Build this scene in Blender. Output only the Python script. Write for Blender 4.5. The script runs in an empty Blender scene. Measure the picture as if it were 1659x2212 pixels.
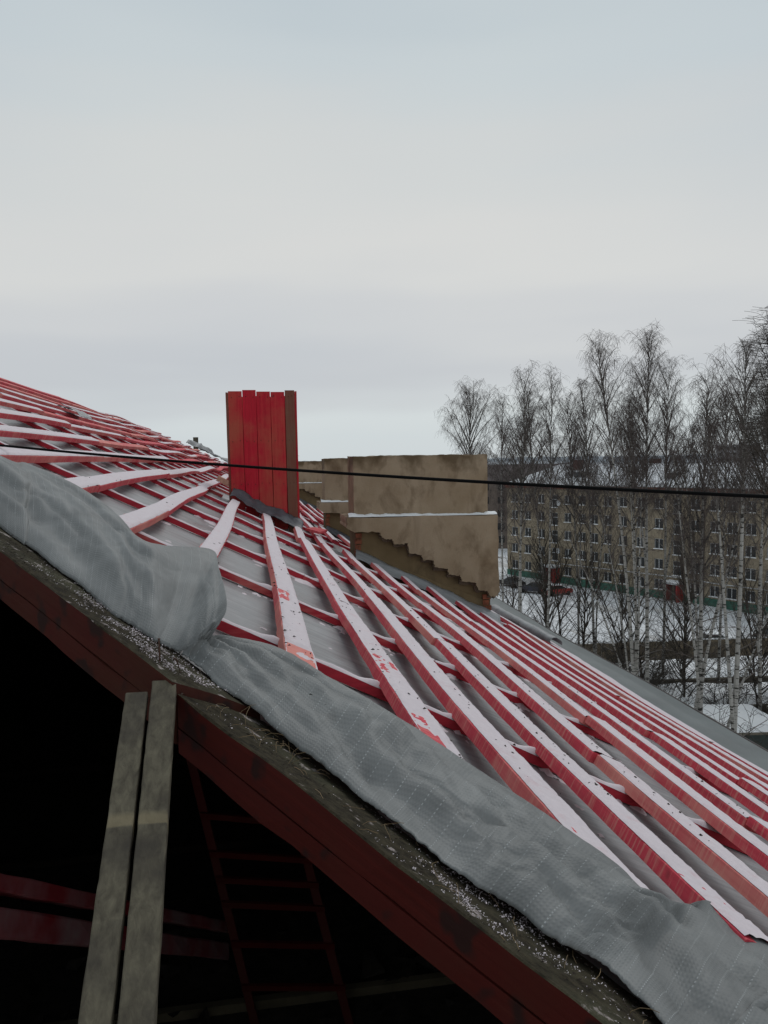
import bpy, math, random
from mathutils import Vector, noise
from math import sin, cos, pi, radians, sqrt

# ------------------------------------------------------------------ camera, sky, sun
C = bpy.context.scene.collection
sc = bpy.context.scene
CZ = 19.0                       # eye height above the ground
YAW, PITCH, ROLL = 0.164768, 0.064966, 0.018
cam = bpy.data.objects.new('camera', bpy.data.cameras.new('camera'))
C.objects.link(cam); sc.camera = cam
f_ = Vector((sin(YAW)*cos(PITCH), cos(YAW)*cos(PITCH), -sin(PITCH)))
r0 = Vector((cos(YAW), -sin(YAW), 0)); u0 = r0.cross(f_)
r_ = r0*cos(ROLL) - u0*sin(ROLL); u_ = r0*sin(ROLL) + u0*cos(ROLL)
from mathutils import Matrix
cam.matrix_world = Matrix(((r_.x, u_.x, -f_.x, 0), (r_.y, u_.y, -f_.y, 0), (r_.z, u_.z, -f_.z, CZ), (0, 0, 0, 1)))
cam.data.sensor_fit = 'VERTICAL'; cam.data.angle = 2*math.atan(1106/1660)
cam.data.clip_start = 0.05; cam.data.clip_end = 6000

w = bpy.data.worlds.new("World"); sc.world = w; w.use_nodes = True
nt = w.node_tree; nt.nodes.clear()
def wn(t): return nt.nodes.new(t)
def lin(c):
    return tuple(((v/255)/12.92 if v/255 <= .04045 else ((v/255+.055)/1.055)**2.4) for v in c)+(1,)
out = wn('ShaderNodeOutputWorld'); bg = wn('ShaderNodeBackground')
tc = wn('ShaderNodeTexCoord'); sep = wn('ShaderNodeSeparateXYZ'); nt.links.new(tc.outputs['Generated'], sep.inputs[0])
mp = wn('ShaderNodeMapping'); mp.inputs['Scale'].default_value = (1.2, 1.2, 7); nt.links.new(tc.outputs['Generated'], mp.inputs[0])
mp.inputs['Location'].default_value = (3.1, .4, 0)
ns = wn('ShaderNodeTexNoise'); ns.inputs['Scale'].default_value = 1.4; ns.inputs['Detail'].default_value = 3; ns.inputs['Roughness'].default_value = .45
nt.links.new(mp.outputs[0], ns.inputs['Vector'])
m1 = wn('ShaderNodeMath'); m1.operation = 'MULTIPLY_ADD'; nt.links.new(ns.outputs['Fac'], m1.inputs[0]); m1.inputs[1].default_value = .22; nt.links.new(sep.outputs['Z'], m1.inputs[2])
m2 = wn('ShaderNodeMath'); m2.operation = 'SUBTRACT'; nt.links.new(m1.outputs[0], m2.inputs[0]); m2.inputs[1].default_value = .11
rp = wn('ShaderNodeValToRGB'); cr = rp.color_ramp; cr.interpolation = 'EASE'
stops = [(0, (205,212,215)), (.04, (208,214,216)), (.08, (201,205,208)), (.12, (195,198,202)), (.17, (202,204,206)), (.24, (210,211,210)), (.33, (206,209,209)), (.45, (199,207,210)), (.56, (191,201,206)), (1, (184,194,201))]
while len(cr.elements) > 1: cr.elements.remove(cr.elements[0])
cr.elements[0].position = 0; cr.elements[0].color = lin(stops[0][1])
for p, c in stops[1:]:
    e = cr.elements.new(p); e.color = lin(c)
nt.links.new(m2.outputs[0], rp.inputs[0])
# broad soft cloud: cooler and a little darker towards the right of the view
mp2 = wn('ShaderNodeMapping'); mp2.inputs['Scale'].default_value = (.9, .9, 1.6); nt.links.new(tc.outputs['Generated'], mp2.inputs[0])
n2 = wn('ShaderNodeTexNoise'); n2.inputs['Scale'].default_value = 1.3; n2.inputs['Detail'].default_value = 2; nt.links.new(mp2.outputs[0], n2.inputs['Vector'])
r2 = wn('ShaderNodeValToRGB'); r2.color_ramp.elements[0].position = .3; r2.color_ramp.elements[1].position = .7
r2.color_ramp.elements[0].color = (.86, .89, .93, 1); r2.color_ramp.elements[1].color = (1.03, 1.02, 1.0, 1)
nt.links.new(n2.outputs['Fac'], r2.inputs[0])
mul = wn('ShaderNodeMix'); mul.data_type = 'RGBA'; mul.blend_type = 'MULTIPLY'; mul.inputs[0].default_value = .8
nt.links.new(rp.outputs[0], mul.inputs[6]); nt.links.new(r2.outputs[0], mul.inputs[7])
sky = wn('ShaderNodeTexSky'); sky.sky_type = 'NISHITA'; sky.sun_disc = False; sky.sun_elevation = radians(24); sky.sun_rotation = radians(200)
sm = wn('ShaderNodeMix'); sm.data_type = 'RGBA'; sm.blend_type = 'ADD'; sm.inputs[0].default_value = .005
nt.links.new(mul.outputs[2], sm.inputs[6]); nt.links.new(sky.outputs[0], sm.inputs[7])
nt.links.new(sm.outputs[2], bg.inputs[0]); bg.inputs[1].default_value = 1.0
nt.links.new(bg.outputs[0], out.inputs[0])
sun = bpy.data.objects.new('sun', bpy.data.lights.new('sun', 'SUN')); C.objects.link(sun)
sun.data.energy = .8; sun.data.angle = radians(28); sun.data.color = (1, .97, .93)
sun.rotation_euler = (radians(40), 0, radians(150))
sc.view_settings.view_transform = 'Standard'; sc.view_settings.look = 'None'
sc.view_settings.gamma = 1; sc.view_settings.exposure = 0; sc.view_settings.use_curve_mapping = False
sc.render.engine = 'CYCLES'
sc.cycles.max_bounces = 6; sc.cycles.diffuse_bounces = 4; sc.cycles.use_denoising = True

# ------------------------------------------------------------------ helpers
R = random.Random(7)
def new_obj(name, me, parent=None):
    o = bpy.data.objects.new(name, me); C.objects.link(o)
    if parent: o.parent = parent
    return o
def mesh(name, vs, fs, mat=None, smooth=False, uvs=None):
    me = bpy.data.meshes.new(name); me.from_pydata([tuple(v) for v in vs], [], fs); me.update()
    if mat:
        for m in (mat if isinstance(mat, (list, tuple)) else [mat]): me.materials.append(m)
    if smooth: me.polygons.foreach_set('use_smooth', [True]*len(me.polygons))
    if uvs:
        uv = me.uv_layers.new(name='UVMap')
        for l in me.loops: uv.data[l.index].uv = uvs[l.vertex_index]
    return me
def tag(o, label, cat, group=None):
    o['label'] = label; o['category'] = cat
    if group: o['group'] = group
    return o
def empty(name, loc, label, cat, group=None):
    o = bpy.data.objects.new(name, None); C.objects.link(o); o.location = loc; o.empty_display_size = .2
    return tag(o, label, cat, group)
def part(name, me, parent):
    """child whose mesh is given in world coordinates"""
    o = new_obj(name, me, parent)
    if parent:
        p = parent; T = Vector((0, 0, 0))
        while p: T += p.location; p = p.parent
        o.location = -T
    return o
class MB:
    def __init__(s): s.v = []; s.f = []; s.uv = None
    def add(s, vs, fs):
        n = len(s.v); s.v += [tuple(v) for v in vs]; s.f += [tuple(i+n for i in f) for f in fs]
    def box(s, x0, x1, y0, y1, z0, z1):
        s.add([(x0,y0,z0),(x1,y0,z0),(x1,y1,z0),(x0,y1,z0),(x0,y0,z1),(x1,y0,z1),(x1,y1,z1),(x0,y1,z1)],
              [(3,2,1,0),(4,5,6,7),(0,1,5,4),(1,2,6,5),(2,3,7,6),(3,0,4,7)])
    def beam(s, p0, p1, side, up, wd, h, segs=1, wob=0, rnd=R, topoff=0, bev=0.0):
        """prism from p0 to p1; cross-section wd x h below the line, top at the line"""
        p0 = Vector(p0); p1 = Vector(p1); side = Vector(side).normalized(); up = Vector(up).normalized()
        vs = []; fs = []; b = bev
        prof = [(-.5*wd+b, 0), (.5*wd-b, 0), (.5*wd, -b), (.5*wd, -h+b), (.5*wd-b, -h), (-.5*wd+b, -h), (-.5*wd, -h+b), (-.5*wd, -b)] if b else \
               [(-.5*wd, 0), (.5*wd, 0), (.5*wd, -h), (-.5*wd, -h)]
        k = len(prof)
        for i in range(segs+1):
            c = p0.lerp(p1, i/segs)
            for a, d in prof:
                vs.append(c + side*(a+rnd.uniform(-wob, wob)) + up*(d+rnd.uniform(-wob, wob)))
        for i in range(segs):
            for j in range(k):
                a = i*k+j; b2 = i*k+(j+1) % k
                fs.append((a, a+k, b2+k, b2))
        fs.append(tuple(range(k))); fs.append(tuple(reversed(range(segs*k, segs*k+k))))
        s.add(vs, fs)
    def tube(s, pts, rad, n=6, cap=True):
        base = len(s.v); P = [Vector(p) for p in pts]; m = len(P)
        for i, p in enumerate(P):
            d = (P[min(i+1, m-1)]-P[max(i-1, 0)]).normalized()
            a = d.orthogonal().normalized() if abs(d.z) > .95 else Vector((0,0,1)).cross(d).normalized()
            b = d.cross(a)
            r = rad[i] if isinstance(rad, (list, tuple)) else rad
            for j in range(n):
                t = 2*pi*j/n; s.v.append(tuple(p+a*(r*cos(t))+b*(r*sin(t))))
        for i in range(m-1):
            for j in range(n):
                q = base+i*n+j; q2 = base+i*n+(j+1) % n
                s.f.append((q, q2, q2+n, q+n))
        if cap and n > 2:
            s.f.append(tuple(base+j for j in reversed(range(n)))); s.f.append(tuple(base+(m-1)*n+j for j in range(n)))
    def ext(s, poly, y0, y1):
        """polygon in x,z extruded along y"""
        n = len(poly)
        vs = [(x, y0, z) for x, z in poly]+[(x, y1, z) for x, z in poly]
        fs = [tuple(range(n)), tuple(reversed(range(n, 2*n)))]+[((i+1) % n, i, i+n, (i+1) % n+n) for i in range(n)]
        s.add(vs, fs)
    def me(s, name, mat, smooth=False): return mesh(name, s.v, s.f, mat, smooth, s.uv)

# ---- materials
class M:
    def __init__(s, name, rough=.8, spec=.3):
        s.m = bpy.data.materials.new(name); s.m.use_nodes = True; s.t = s.m.node_tree; s.n = s.t.nodes
        s.b = s.n['Principled BSDF']; s.b.inputs['Roughness'].default_value = rough; s.b.inputs['Specular IOR Level'].default_value = spec
        s.tc = s.n.new('ShaderNodeTexCoord')
    def l(s, a, b): s.t.links.new(a, b)
    def map(s, scale=(1,1,1), rot=(0,0,0), src='Object'):
        m = s.n.new('ShaderNodeMapping'); m.inputs['Scale'].default_value = scale; m.inputs['Rotation'].default_value = rot
        s.l(s.tc.outputs[src], m.inputs[0]); return m.outputs[0]
    def noise(s, vec, scale=5, detail=4, rough=.55, dist=0):
        n = s.n.new('ShaderNodeTexNoise'); s.l(vec, n.inputs['Vector'])
        n.inputs['Scale'].default_value = scale; n.inputs['Detail'].default_value = detail; n.inputs['Roughness'].default_value = rough; n.inputs['Distortion'].default_value = dist
        return n.outputs['Fac']
    def ramp(s, fac, stops, interp='LINEAR'):
        r = s.n.new('ShaderNodeValToRGB'); c = r.color_ramp; c.interpolation = interp
        while len(c.elements) > 1: c.elements.remove(c.elements[0])
        def col(v): return (v, v, v, 1) if isinstance(v, (int, float)) else tuple(v)+(1,)
        c.elements[0].position = stops[0][0]; c.elements[0].color = col(stops[0][1])
        for p, v in stops[1:]:
            e = c.elements.new(p); e.color = col(v)
        s.l(fac, r.inputs[0]); return r.outputs[0]
    def mix(s, fac, a, b, mode='MIX'):
        m = s.n.new('ShaderNodeMix'); m.data_type = 'RGBA'; m.blend_type = mode
        for k, v in ((0, fac), (6, a), (7, b)):
            sock = m.inputs[k]
            if hasattr(v, 'links'): s.l(v, sock)
            elif k == 0: sock.default_value = v
            else: sock.default_value = (v, v, v, 1) if isinstance(v, (int, float)) else tuple(v)+(1,)
        return m.outputs[2]
    def math(s, op, a, b=0.0):
        m = s.n.new('ShaderNodeMath'); m.operation = op
        for sock, v in ((m.inputs[0], a), (m.inputs[1], b)):
            if hasattr(v, 'links'): s.l(v, sock)
            else: sock.default_value = v
        return m.outputs[0]
    def rand(s):
        return s.n.new('ShaderNodeObjectInfo').outputs['Random']
    def color(s, c):
        if hasattr(c, 'links'): s.l(c, s.b.inputs['Base Color'])
        else: s.b.inputs['Base Color'].default_value = tuple(c)+(1,)
        return s
    def bump(s, h, strength=.4, dist=.01):
        b = s.n.new('ShaderNodeBump'); b.inputs['Strength'].default_value = strength; b.inputs['Distance'].default_value = dist
        s.l(h, b.inputs['Height']); s.l(b.outputs[0], s.b.inputs['Normal']); return s

def red_wood(name, gs, red=(.66,.066,.095), pale=(.66,.28,.225), wear=.56, spots=.5, saw=None, rot=(0,0,0), dark=(.10,.03,.03), kt=.70):
    m = M(name, .75, .25)
    if rot == 'hip':
        def mapp(v, **k):
            q = m.n.new('ShaderNodeMapping'); m.l(v, q.inputs[0])
            for a_, b_ in k.items(): q.inputs[a_].default_value = b_
            return q.outputs[0]
        v_ = mapp(mapp(mapp(m.tc.outputs['Object'], Rotation=(0, 0, radians(45.8))), Rotation=(0, radians(-19.2), 0)), Scale=gs)
    else: v_ = m.map(gs, rot)
    g = m.noise(v_, 1, 5, .6, .3)          # grain
    big = m.noise(m.map((1,1,1)), 2.3, 4, .6)
    rnd = m.rand()
    deep = m.mix(m.ramp(g, [(.3, 0), (.75, 1)]), tuple(v*.72 for v in red), red)
    shift = m.math('ADD', big, m.math('MULTIPLY', m.math('SUBTRACT', rnd, .5), .42))
    col = m.mix(m.ramp(m.math('ADD', shift, m.math('MULTIPLY', m.math('SUBTRACT', g, .5), .25)), [(wear-.08, 0), (wear+.22, .75)]), deep, pale)
    kn = m.noise(m.map((1,1,1)), 11, 2, .5)
    col = m.mix(m.ramp(kn, [(kt, 0), (kt+.08, spots)]), col, dark)
    m.color(col)
    if saw:
        s = m.noise(m.map(saw), 1, 2, .6)
        m.bump(m.mix(.6, g, s), .55, .004)
        col2 = m.mix(m.ramp(s, [(.50, 0), (.66, .55)]), col, pale); m.color(col2)
    else: m.bump(g, .4, .003)
    return m.m
M_batten = red_wood('red_batten_wood', (40, 2.2, 40), saw=(5, 75, 5))
M_counter = red_wood('red_counter_wood', (2.5, 50, 50), red=(.52,.035,.055), wear=.72)
M_board = red_wood('red_board_wood', (38, 38, 1.6), red=(.52,.012,.030), pale=(.36,.09,.05), wear=.56, spots=.9, dark=(.06,.02,.02))
M_brownboard = red_wood('brown_board_wood', (38, 38, 1.6), red=(.20,.045,.032), pale=(.17,.095,.06), wear=.5, spots=.8, dark=(.035,.025,.02))
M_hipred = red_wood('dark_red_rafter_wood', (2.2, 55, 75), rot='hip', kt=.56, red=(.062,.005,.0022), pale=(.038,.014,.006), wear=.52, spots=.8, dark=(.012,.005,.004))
M_intred = red_wood('attic_red_wood', (9, 9, 9), red=(.30,.025,.032), pale=(.24,.19,.19), wear=.50, spots=.9, dark=(.02,.01,.01))

BANDY = 1.45
M_ladder = red_wood('ladder_red_wood', (9, 9, 9), red=(.085,.007,.005), pale=(.06,.02,.015), wear=.6, spots=.5, dark=(.01,.005,.005))
def grey_wood():
    m = M('grey_weathered_wood', .85, .2)
    g = m.noise(m.map((60, 3, 60)), 1, 5, .65, .4)
    b = m.noise(m.map((1,1,1)), 6, 4, .6)
    c = m.mix(m.ramp(g, [(.25, 0), (.8, 1)]), (.045,.038,.028), (.145,.128,.090))
    c = m.mix(m.ramp(b, [(.50, 0), (.66, .8)]), c, (.04,.034,.028))
    c = m.mix(m.ramp(m.noise(m.map((1,1,1)), 2.2, 3), [(.60, 0), (.64, .7)]), c, (.30,.23,.13))
    sp = m.n.new('ShaderNodeSeparateXYZ'); m.l(m.tc.outputs['Object'], sp.inputs[0])
    wy = m.math('ADD', sp.outputs[1], m.math('MULTIPLY', b, .02))
    band = m.math('MULTIPLY', m.ramp(m.math('SUBTRACT', wy, BANDY), [(0, 0), (.003, 1)]), m.ramp(m.math('SUBTRACT', m.math('ADD', BANDY+.03, 0), wy), [(0, 0), (.012, 1)]))
    c = m.mix(m.math('MULTIPLY', band, .55), c, (.22,.18,.11))
    m.color(c).bump(m.mix(.5, g, b), .9, .008); return m.m
M_grey = grey_wood()
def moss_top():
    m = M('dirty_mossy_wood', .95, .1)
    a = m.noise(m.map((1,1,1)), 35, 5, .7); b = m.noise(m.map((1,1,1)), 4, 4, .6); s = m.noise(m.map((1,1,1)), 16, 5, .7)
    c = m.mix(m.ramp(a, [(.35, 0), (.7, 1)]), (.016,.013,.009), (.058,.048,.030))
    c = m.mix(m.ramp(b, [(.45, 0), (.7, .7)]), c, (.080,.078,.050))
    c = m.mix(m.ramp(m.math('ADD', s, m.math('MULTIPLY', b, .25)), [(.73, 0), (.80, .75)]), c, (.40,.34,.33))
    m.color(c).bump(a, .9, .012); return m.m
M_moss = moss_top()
def snow(name, col=(.80,.81,.83), sc_=14, st=.35, dist=.02, dirt=0.0):
    m = M(name, .7, .25)
    a = m.noise(m.map((1,1,1)), sc_, 5, .6); b = m.noise(m.map((1,1,1)), sc_*6, 3, .6)
    c = m.mix(m.ramp(a, [(.35, 0), (.7, 1)]), tuple(v*.93 for v in col), col)
    if dirt: c = m.mix(m.ramp(m.noise(m.map((1,1,1)), 9, 5, .7), [(.56, 0), (.75, dirt)]), c, (.52,.20,.22))
    m.color(c).bump(m.mix(.4, a, b), st, dist); m.b.inputs['Subsurface Weight'].default_value = 0
    return m.m
M_snowcap = snow("roof_snow", (.65,.575,.60), 40, .4, .004, .35)
M_snow = snow('snow', (.80,.81,.82), 14, .4, .01)

def membrane():
    m = M('roof_membrane', .36, .5)
    st = m.noise(m.map((1.2, 34, 1.2)), 1, 4, .6)
    fine = m.noise(m.map((3, 160, 3)), 1, 2, .5)
    b = m.noise(m.map((1,1,1)), 3, 5, .65)
    c = m.mix(m.ramp(st, [(.3, 0), (.75, 1)]), (.165,.167,.172), (.30,.305,.31))
    c = m.mix(m.ramp(fine, [(.62, 0), (.72, .35)]), c, (.46,.465,.47))
    c = m.mix(m.ramp(b, [(.58, 0), (.72, .45)]), c, (.46,.45,.455))
    c = m.mix(m.ramp(m.noise(m.map((1,1,1)), 22, 4), [(.72, 0), (.8, .5)]), c, (.06,.055,.055))
    m.color(c).bump(m.mix(.5, st, fine), .35, .004)
    m.l(m.ramp(b, [(.35, .28), (.7, .6)]), m.b.inputs['Roughness']); return m.m
M_membrane = membrane()
def woven():
    m = M('woven_membrane', .55, .35)
    uv = m.tc.outputs['UV']; sp = m.n.new('ShaderNodeSeparateXYZ'); 
    warp = m.n.new('ShaderNodeTexNoise'); warp.inputs['Scale'].default_value = 4; m.l(uv, warp.inputs['Vector'])
    wv = m.n.new('ShaderNodeVectorMath'); wv.operation = 'MULTIPLY_ADD'; m.l(warp.outputs['Color'], wv.inputs[0]); wv.inputs[1].default_value = (.03,.03,0); m.l(uv, wv.inputs[2])
    m.l(wv.outputs[0], sp.inputs[0])
    u, v = sp.outputs[0], sp.outputs[1]
    def tri(x, freq):   # distance to nearest line, 0 at the line
        return m.math('ABSOLUTE', m.math('SUBTRACT', m.math('FRACT', m.math('MULTIPLY', x, freq)), .5))
    line = m.ramp(tri(u, 24), [(.02, 1), (.05, 0)])
    dash = m.ramp(tri(v, 130), [(.17, 1), (.3, 0)])
    part_ = m.ramp(m.noise(uv, 7, 3), [(.36, 0), (.60, 1)])
    st = m.math('MULTIPLY', m.math('MULTIPLY', line, dash), part_)
    gu = m.ramp(tri(u, 110), [(.1, 0), (.4, 1)]); gv = m.ramp(tri(v, 110), [(.1, 0), (.4, 1)])
    grid = m.math('MULTIPLY', gu, gv)
    b = m.noise(m.map((1,1,1)), 5, 5, .6)
    c = m.mix(m.ramp(b, [(.3, 0), (.75, 1)]), (.115,.118,.116), (.215,.219,.215))
    c = m.mix(m.math('MULTIPLY', grid, .22), c, (.15,.16,.165))
    c = m.mix(m.math('MULTIPLY', st, .5), c, (.5,.52,.52))
    c = m.mix(m.ramp(m.noise(m.map((1,1,1)), 9, 5, .7), [(.62, 0), (.78, .55)]), c, (.10,.095,.09))
    m.color(c).bump(m.math('ADD', m.math('MULTIPLY', grid, .5), st), .5, .002); return m.m
M_woven = woven()
def plaster(name, c1, c2, c3, stain=.55):
    m = M(name, .9, .15)
    a = m.noise(m.map((1,1,1)), 1.7, 5, .6); b = m.noise(m.map((1, 1, .6)), 3.5, 5, .6, .4); f = m.noise(m.map((1,1,1)), 40, 4, .6)
    c = m.mix(m.ramp(a, [(.35, 0), (.68, 1)]), c1, c2)
    c = m.mix(m.ramp(b, [(.52, 0), (.72, stain)]), c, c3)
    s = m.noise(m.map((5, 5, .7)), 1, 4, .6)
    c = m.mix(m.ramp(s, [(.55, 0), (.75, .35)]), c, c3)
    c = m.mix(m.ramp(f, [(.6, 0), (.8, .25)]), c, tuple(v*.5 for v in c1))
    m.color(c).bump(m.mix(.5, a, f), .5, .01); return m.m
M_plaster = plaster('chimney_render', (.255,.187,.12), (.35,.272,.19), (.11,.07,.04), .75)
def topstain():
    m = bpy.data.materials['chimney_render']; t = m.node_tree
    b = t.nodes['Principled BSDF']; src = b.inputs['Base Color'].links[0].from_socket
    tc_ = t.nodes.new('ShaderNodeTexCoord'); sp_ = t.nodes.new('ShaderNodeSeparateXYZ'); t.links.new(tc_.outputs['Object'], sp_.inputs[0])
    n_ = t.nodes.new('ShaderNodeTexNoise'); n_.inputs['Scale'].default_value = 3.2; n_.inputs['Detail'].default_value = 5
    mp_ = t.nodes.new('ShaderNodeMapping'); mp_.inputs['Scale'].default_value = (1, 1, .7); t.links.new(tc_.outputs['Object'], mp_.inputs[0]); t.links.new(mp_.outputs[0], n_.inputs['Vector'])
    ad = t.nodes.new('ShaderNodeMath'); ad.operation = 'MULTIPLY_ADD'; t.links.new(n_.outputs['Fac'], ad.inputs[0]); ad.inputs[1].default_value = 1.1; t.links.new(sp_.outputs[2], ad.inputs[2])
    r = t.nodes.new('ShaderNodeMapRange'); r.inputs[1].default_value = CZ+.42; r.inputs[2].default_value = CZ+.60; r.inputs[4].default_value = .8; t.links.new(ad.outputs[0], r.inputs[0])
    x = t.nodes.new('ShaderNodeMix'); x.data_type = 'RGBA'; t.links.new(r.outputs[0], x.inputs[0]); t.links.new(src, x.inputs[6]); x.inputs[7].default_value = (.085, .055, .028, 1)
    t.links.new(x.outputs[2], b.inputs['Base Color'])
topstain()
M_plaster_old = plaster('old_chimney_render', (.135,.095,.05), (.20,.145,.08), (.06,.042,.028), .8)
def simple(name, col, rough=.8, var=.25, sc_=6, spec=.3, metallic=0, bump=.3):
    m = M(name, rough, spec)
    a = m.noise(m.map((1,1,1)), sc_, 5, .6)
    m.color(m.mix(m.ramp(a, [(.3, 0), (.7, 1)]), tuple(v*(1-var) for v in col), tuple(min(1, v*(1+var)) for v in col)))
    m.b.inputs['Metallic'].default_value = metallic
    if bump: m.bump(a, bump, .005)
    return m.m
M_brick = simple('orange_brick', (.20,.065,.035), .9, .5, 14)
M_edge_shade = simple('brown_edge_shade', (.12,.085,.06), .95, .3, 20)
M_black = simple('black_cable_rubber', (.004,.004,.004), .85, .1, spec=.1, bump=0)
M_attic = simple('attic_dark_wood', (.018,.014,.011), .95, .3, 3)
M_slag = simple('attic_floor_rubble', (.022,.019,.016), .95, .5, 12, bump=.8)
M_eave = simple('eave_metal', (.10,.115,.115), .5, .2, 1.5, .5)
M_eave_edge = simple('eave_edge_metal', (.10,.085,.08), .6, .3, 2)
M_flash = simple('dark_flashing', (.09,.09,.10), .5, .35, 7)
M_rust = simple('rusty_nail', (.06,.03,.02), .8, .3, 20)
M_strawm = simple('dry_straw', (.20,.14,.08), .9, .4, 20)
M_debris = simple('dark_debris', (.03,.022,.016), .9, .3, 20)

# ------------------------------------------------------------------ the setting: ground, far land
def fbm(x, y, z=0): return noise.fractal(Vector((x, y, z)), 1.0, 2.0, 4)
def ground_h(x, y):
    return .18*fbm(x*.09, y*.09) + .05*fbm(x*.5, y*.5, 3)
def ground_mat():
    m = M('ground_snow', .75, .2)
    a = m.noise(m.map((1,1,1)), .8, 6, .65); b = m.noise(m.map((1,1,1)), 4, 5, .7)
    path = m.noise(m.map((.35, .16, 1), (0, 0, .45)), .55, 3, .5, .6)
    c = m.mix(m.ramp(b, [(.42, 0), (.56, 1)]), (.50,.50,.505), (.82,.83,.85))
    c = m.mix(m.ramp(path, [(.55, 0), (.62, .75)]), c, (.44,.42,.40))
    c = m.mix(m.ramp(a, [(.58, 0), (.66, .35)]), c, (.20,.17,.14))
    m.color(c).bump(m.mix(.5, a, b), .8, .12); return m.m
vs = []; fs = []
xs = [-1500,-700,-300,-120,-60,-30,-10,0]+[8+i*1.4 for i in range(60)]+[110,150,220,400,800,1500]
ys = [-800,-300,-100,-40,-10,10,20]+[28+i*1.6 for i in range(70)]+[160,200,300,500,900,1600,2600]
for y in ys:
    for x in xs:
        vs.append((x, y, ground_h(x, y) if 5 < x < 100 and 20 < y < 150 else 0))
n = len(xs)
for j in range(len(ys)-1):
    for i in range(n-1): fs.append((j*n+i, j*n+i+1, j*n+i+n+1, j*n+i+n))
g = new_obj('ground', mesh('ground', vs, fs, ground_mat(), True)); g['kind'] = 'structure'
# low wooded hills on the skyline, haze put into their pale colours
def hill(name, dist, h0, seed, col, a0=-.6, a1=1.1):
    vs = []; fs = []; N = 260
    for i in range(N):
        a = a0+(a1-a0)*i/(N-1)
        hh = 19+h0*(.7+.6*fbm(a*5+seed, seed))+1.2*abs(fbm(a*90, seed))*dist/500
        x, y = sin(a+YAW)*dist, cos(a+YAW)*dist
        vs += [(x, y, -1), (x*1.0, y*1.0, hh), (x*1.25, y*1.25, hh+2), (x*1.25, y*1.25, -1)]
    for i in range(N-1):
        for k in range(3): fs.append((i*4+k, i*4+k+1, i*4+4+k+1, i*4+4+k))
    o = new_obj(name, mesh(name, vs, fs, simple(name, col, .95, .25, .05), False)); o['kind'] = 'structure'
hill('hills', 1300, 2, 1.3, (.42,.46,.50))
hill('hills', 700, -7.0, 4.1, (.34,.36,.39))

# ------------------------------------------------------------------ our roof
H, T = .574, .50               # batten tops at z = -H - T*x below the eye
NRM = Vector((T, 0, 1)).normalized()
XR, XE = -4.3, 4.6             # ridge, eave
def hipY(x): return 1.62-1.03*x
def hipF(x): return 33+1.65*(x-XR)
def und(x, y):
    return .012*sin(y*1.15+x*.6+.5)+.010*sin(y*.47+1.3-x*.3)+(.02*sin(y*.75+.9) if y > 5 else 0)*min(1, (y-5)/5)*(1 if x < 0 else .35)
def S(x, y, o=0.0):
    return Vector((x, y, CZ-H-T*x+und(x, y)))+NRM*o
UPX = Vector((1, 0, -T)).normalized()

roof = empty('roof', (0, 10, CZ-1.5), 'unfinished hipped roof of snow dusted red battens over grey membrane', 'roof')
# membrane of the main slope
vs = []; fs = []; NX, NY = 46, 220
for j in range(NY+1):
    t = (j/NY)**1.7
    for i in range(NX+1):
        x = XR+(XE-XR)*i/NX; y0 = hipY(x)+.10; y1 = hipF(x); y = y0+(y1-y0)*t
        sag = -.018*(.5-.5*cos(2*pi*(y-2.8)/1.27)) + .006*fbm(x*3, y*3)
        p = S(x, y, -.085+sag); vs.append(p)
for j in range(NY):
    for i in range(NX):
        a = j*(NX+1)+i; fs.append((a, a+1, a+NX+2, a+NX+1))
part('membrane', mesh('membrane', vs, fs, M_membrane, True), roof)

# battens: rows along the roof, each row several boards end to end, with a cap of snow
rowsX = [-.24,-.61,-.98,-1.34,-1.72,-2.10,-2.46,-2.82,-3.18,-3.54,-3.88,-4.20,.12,.49,.80,1.12,1.49,1.85,2.20,2.56,2.92,3.27,3.61,3.93]
def board(x, y0, y1, wd, th, lift, dx0, dx1, z0, z1, mat, rnd):
    """batten lying along y; dx / z give a small skew of each end"""
    L = y1-y0; seg = max(2, int(L/(.12 if y0 < 5 else .6)))
    vs = []; fs = []; b = .003
    prof = [(-.5*wd+b, 0), (.5*wd-b, 0), (.5*wd, -b), (.5*wd, -th), (-.5*wd, -th), (-.5*wd, -b)]; k = 6
    ph = rnd.uniform(0, 6)
    for i in range(seg+1):
        t = i/seg; y = y0+L*t; xx = x+dx0+(dx1-dx0)*t+.009*sin(y*1.3+ph)
        o = lift+z0+(z1-z0)*t
        e1 = .005*fbm(y*6, x*9)+.0025*fbm(y*30, x); e2 = .004*fbm(y*6, x*9+5)
        for q, (a, d) in enumerate(prof):
            aa = a+(e1 if a < 0 else e2)
            vs.append(S(xx, y, o+d)+UPX*aa)
    for i in range(seg):
        for j in range(k):
            a = i*k+j; c = i*k+(j+1) % k; fs.append((a, c, c+k, a+k))
    fs.append(tuple(reversed(range(k)))); fs.append(tuple(range(seg*k, seg*k+k)))
    bm_ = mesh('batten', vs, fs, mat)
    return bm_, (lambda y: (x+dx0+(dx1-dx0)*(y-y0)/L+.009*sin(y*1.3+ph), lift+z0+(z1-z0)*(y-y0)/L))
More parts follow.
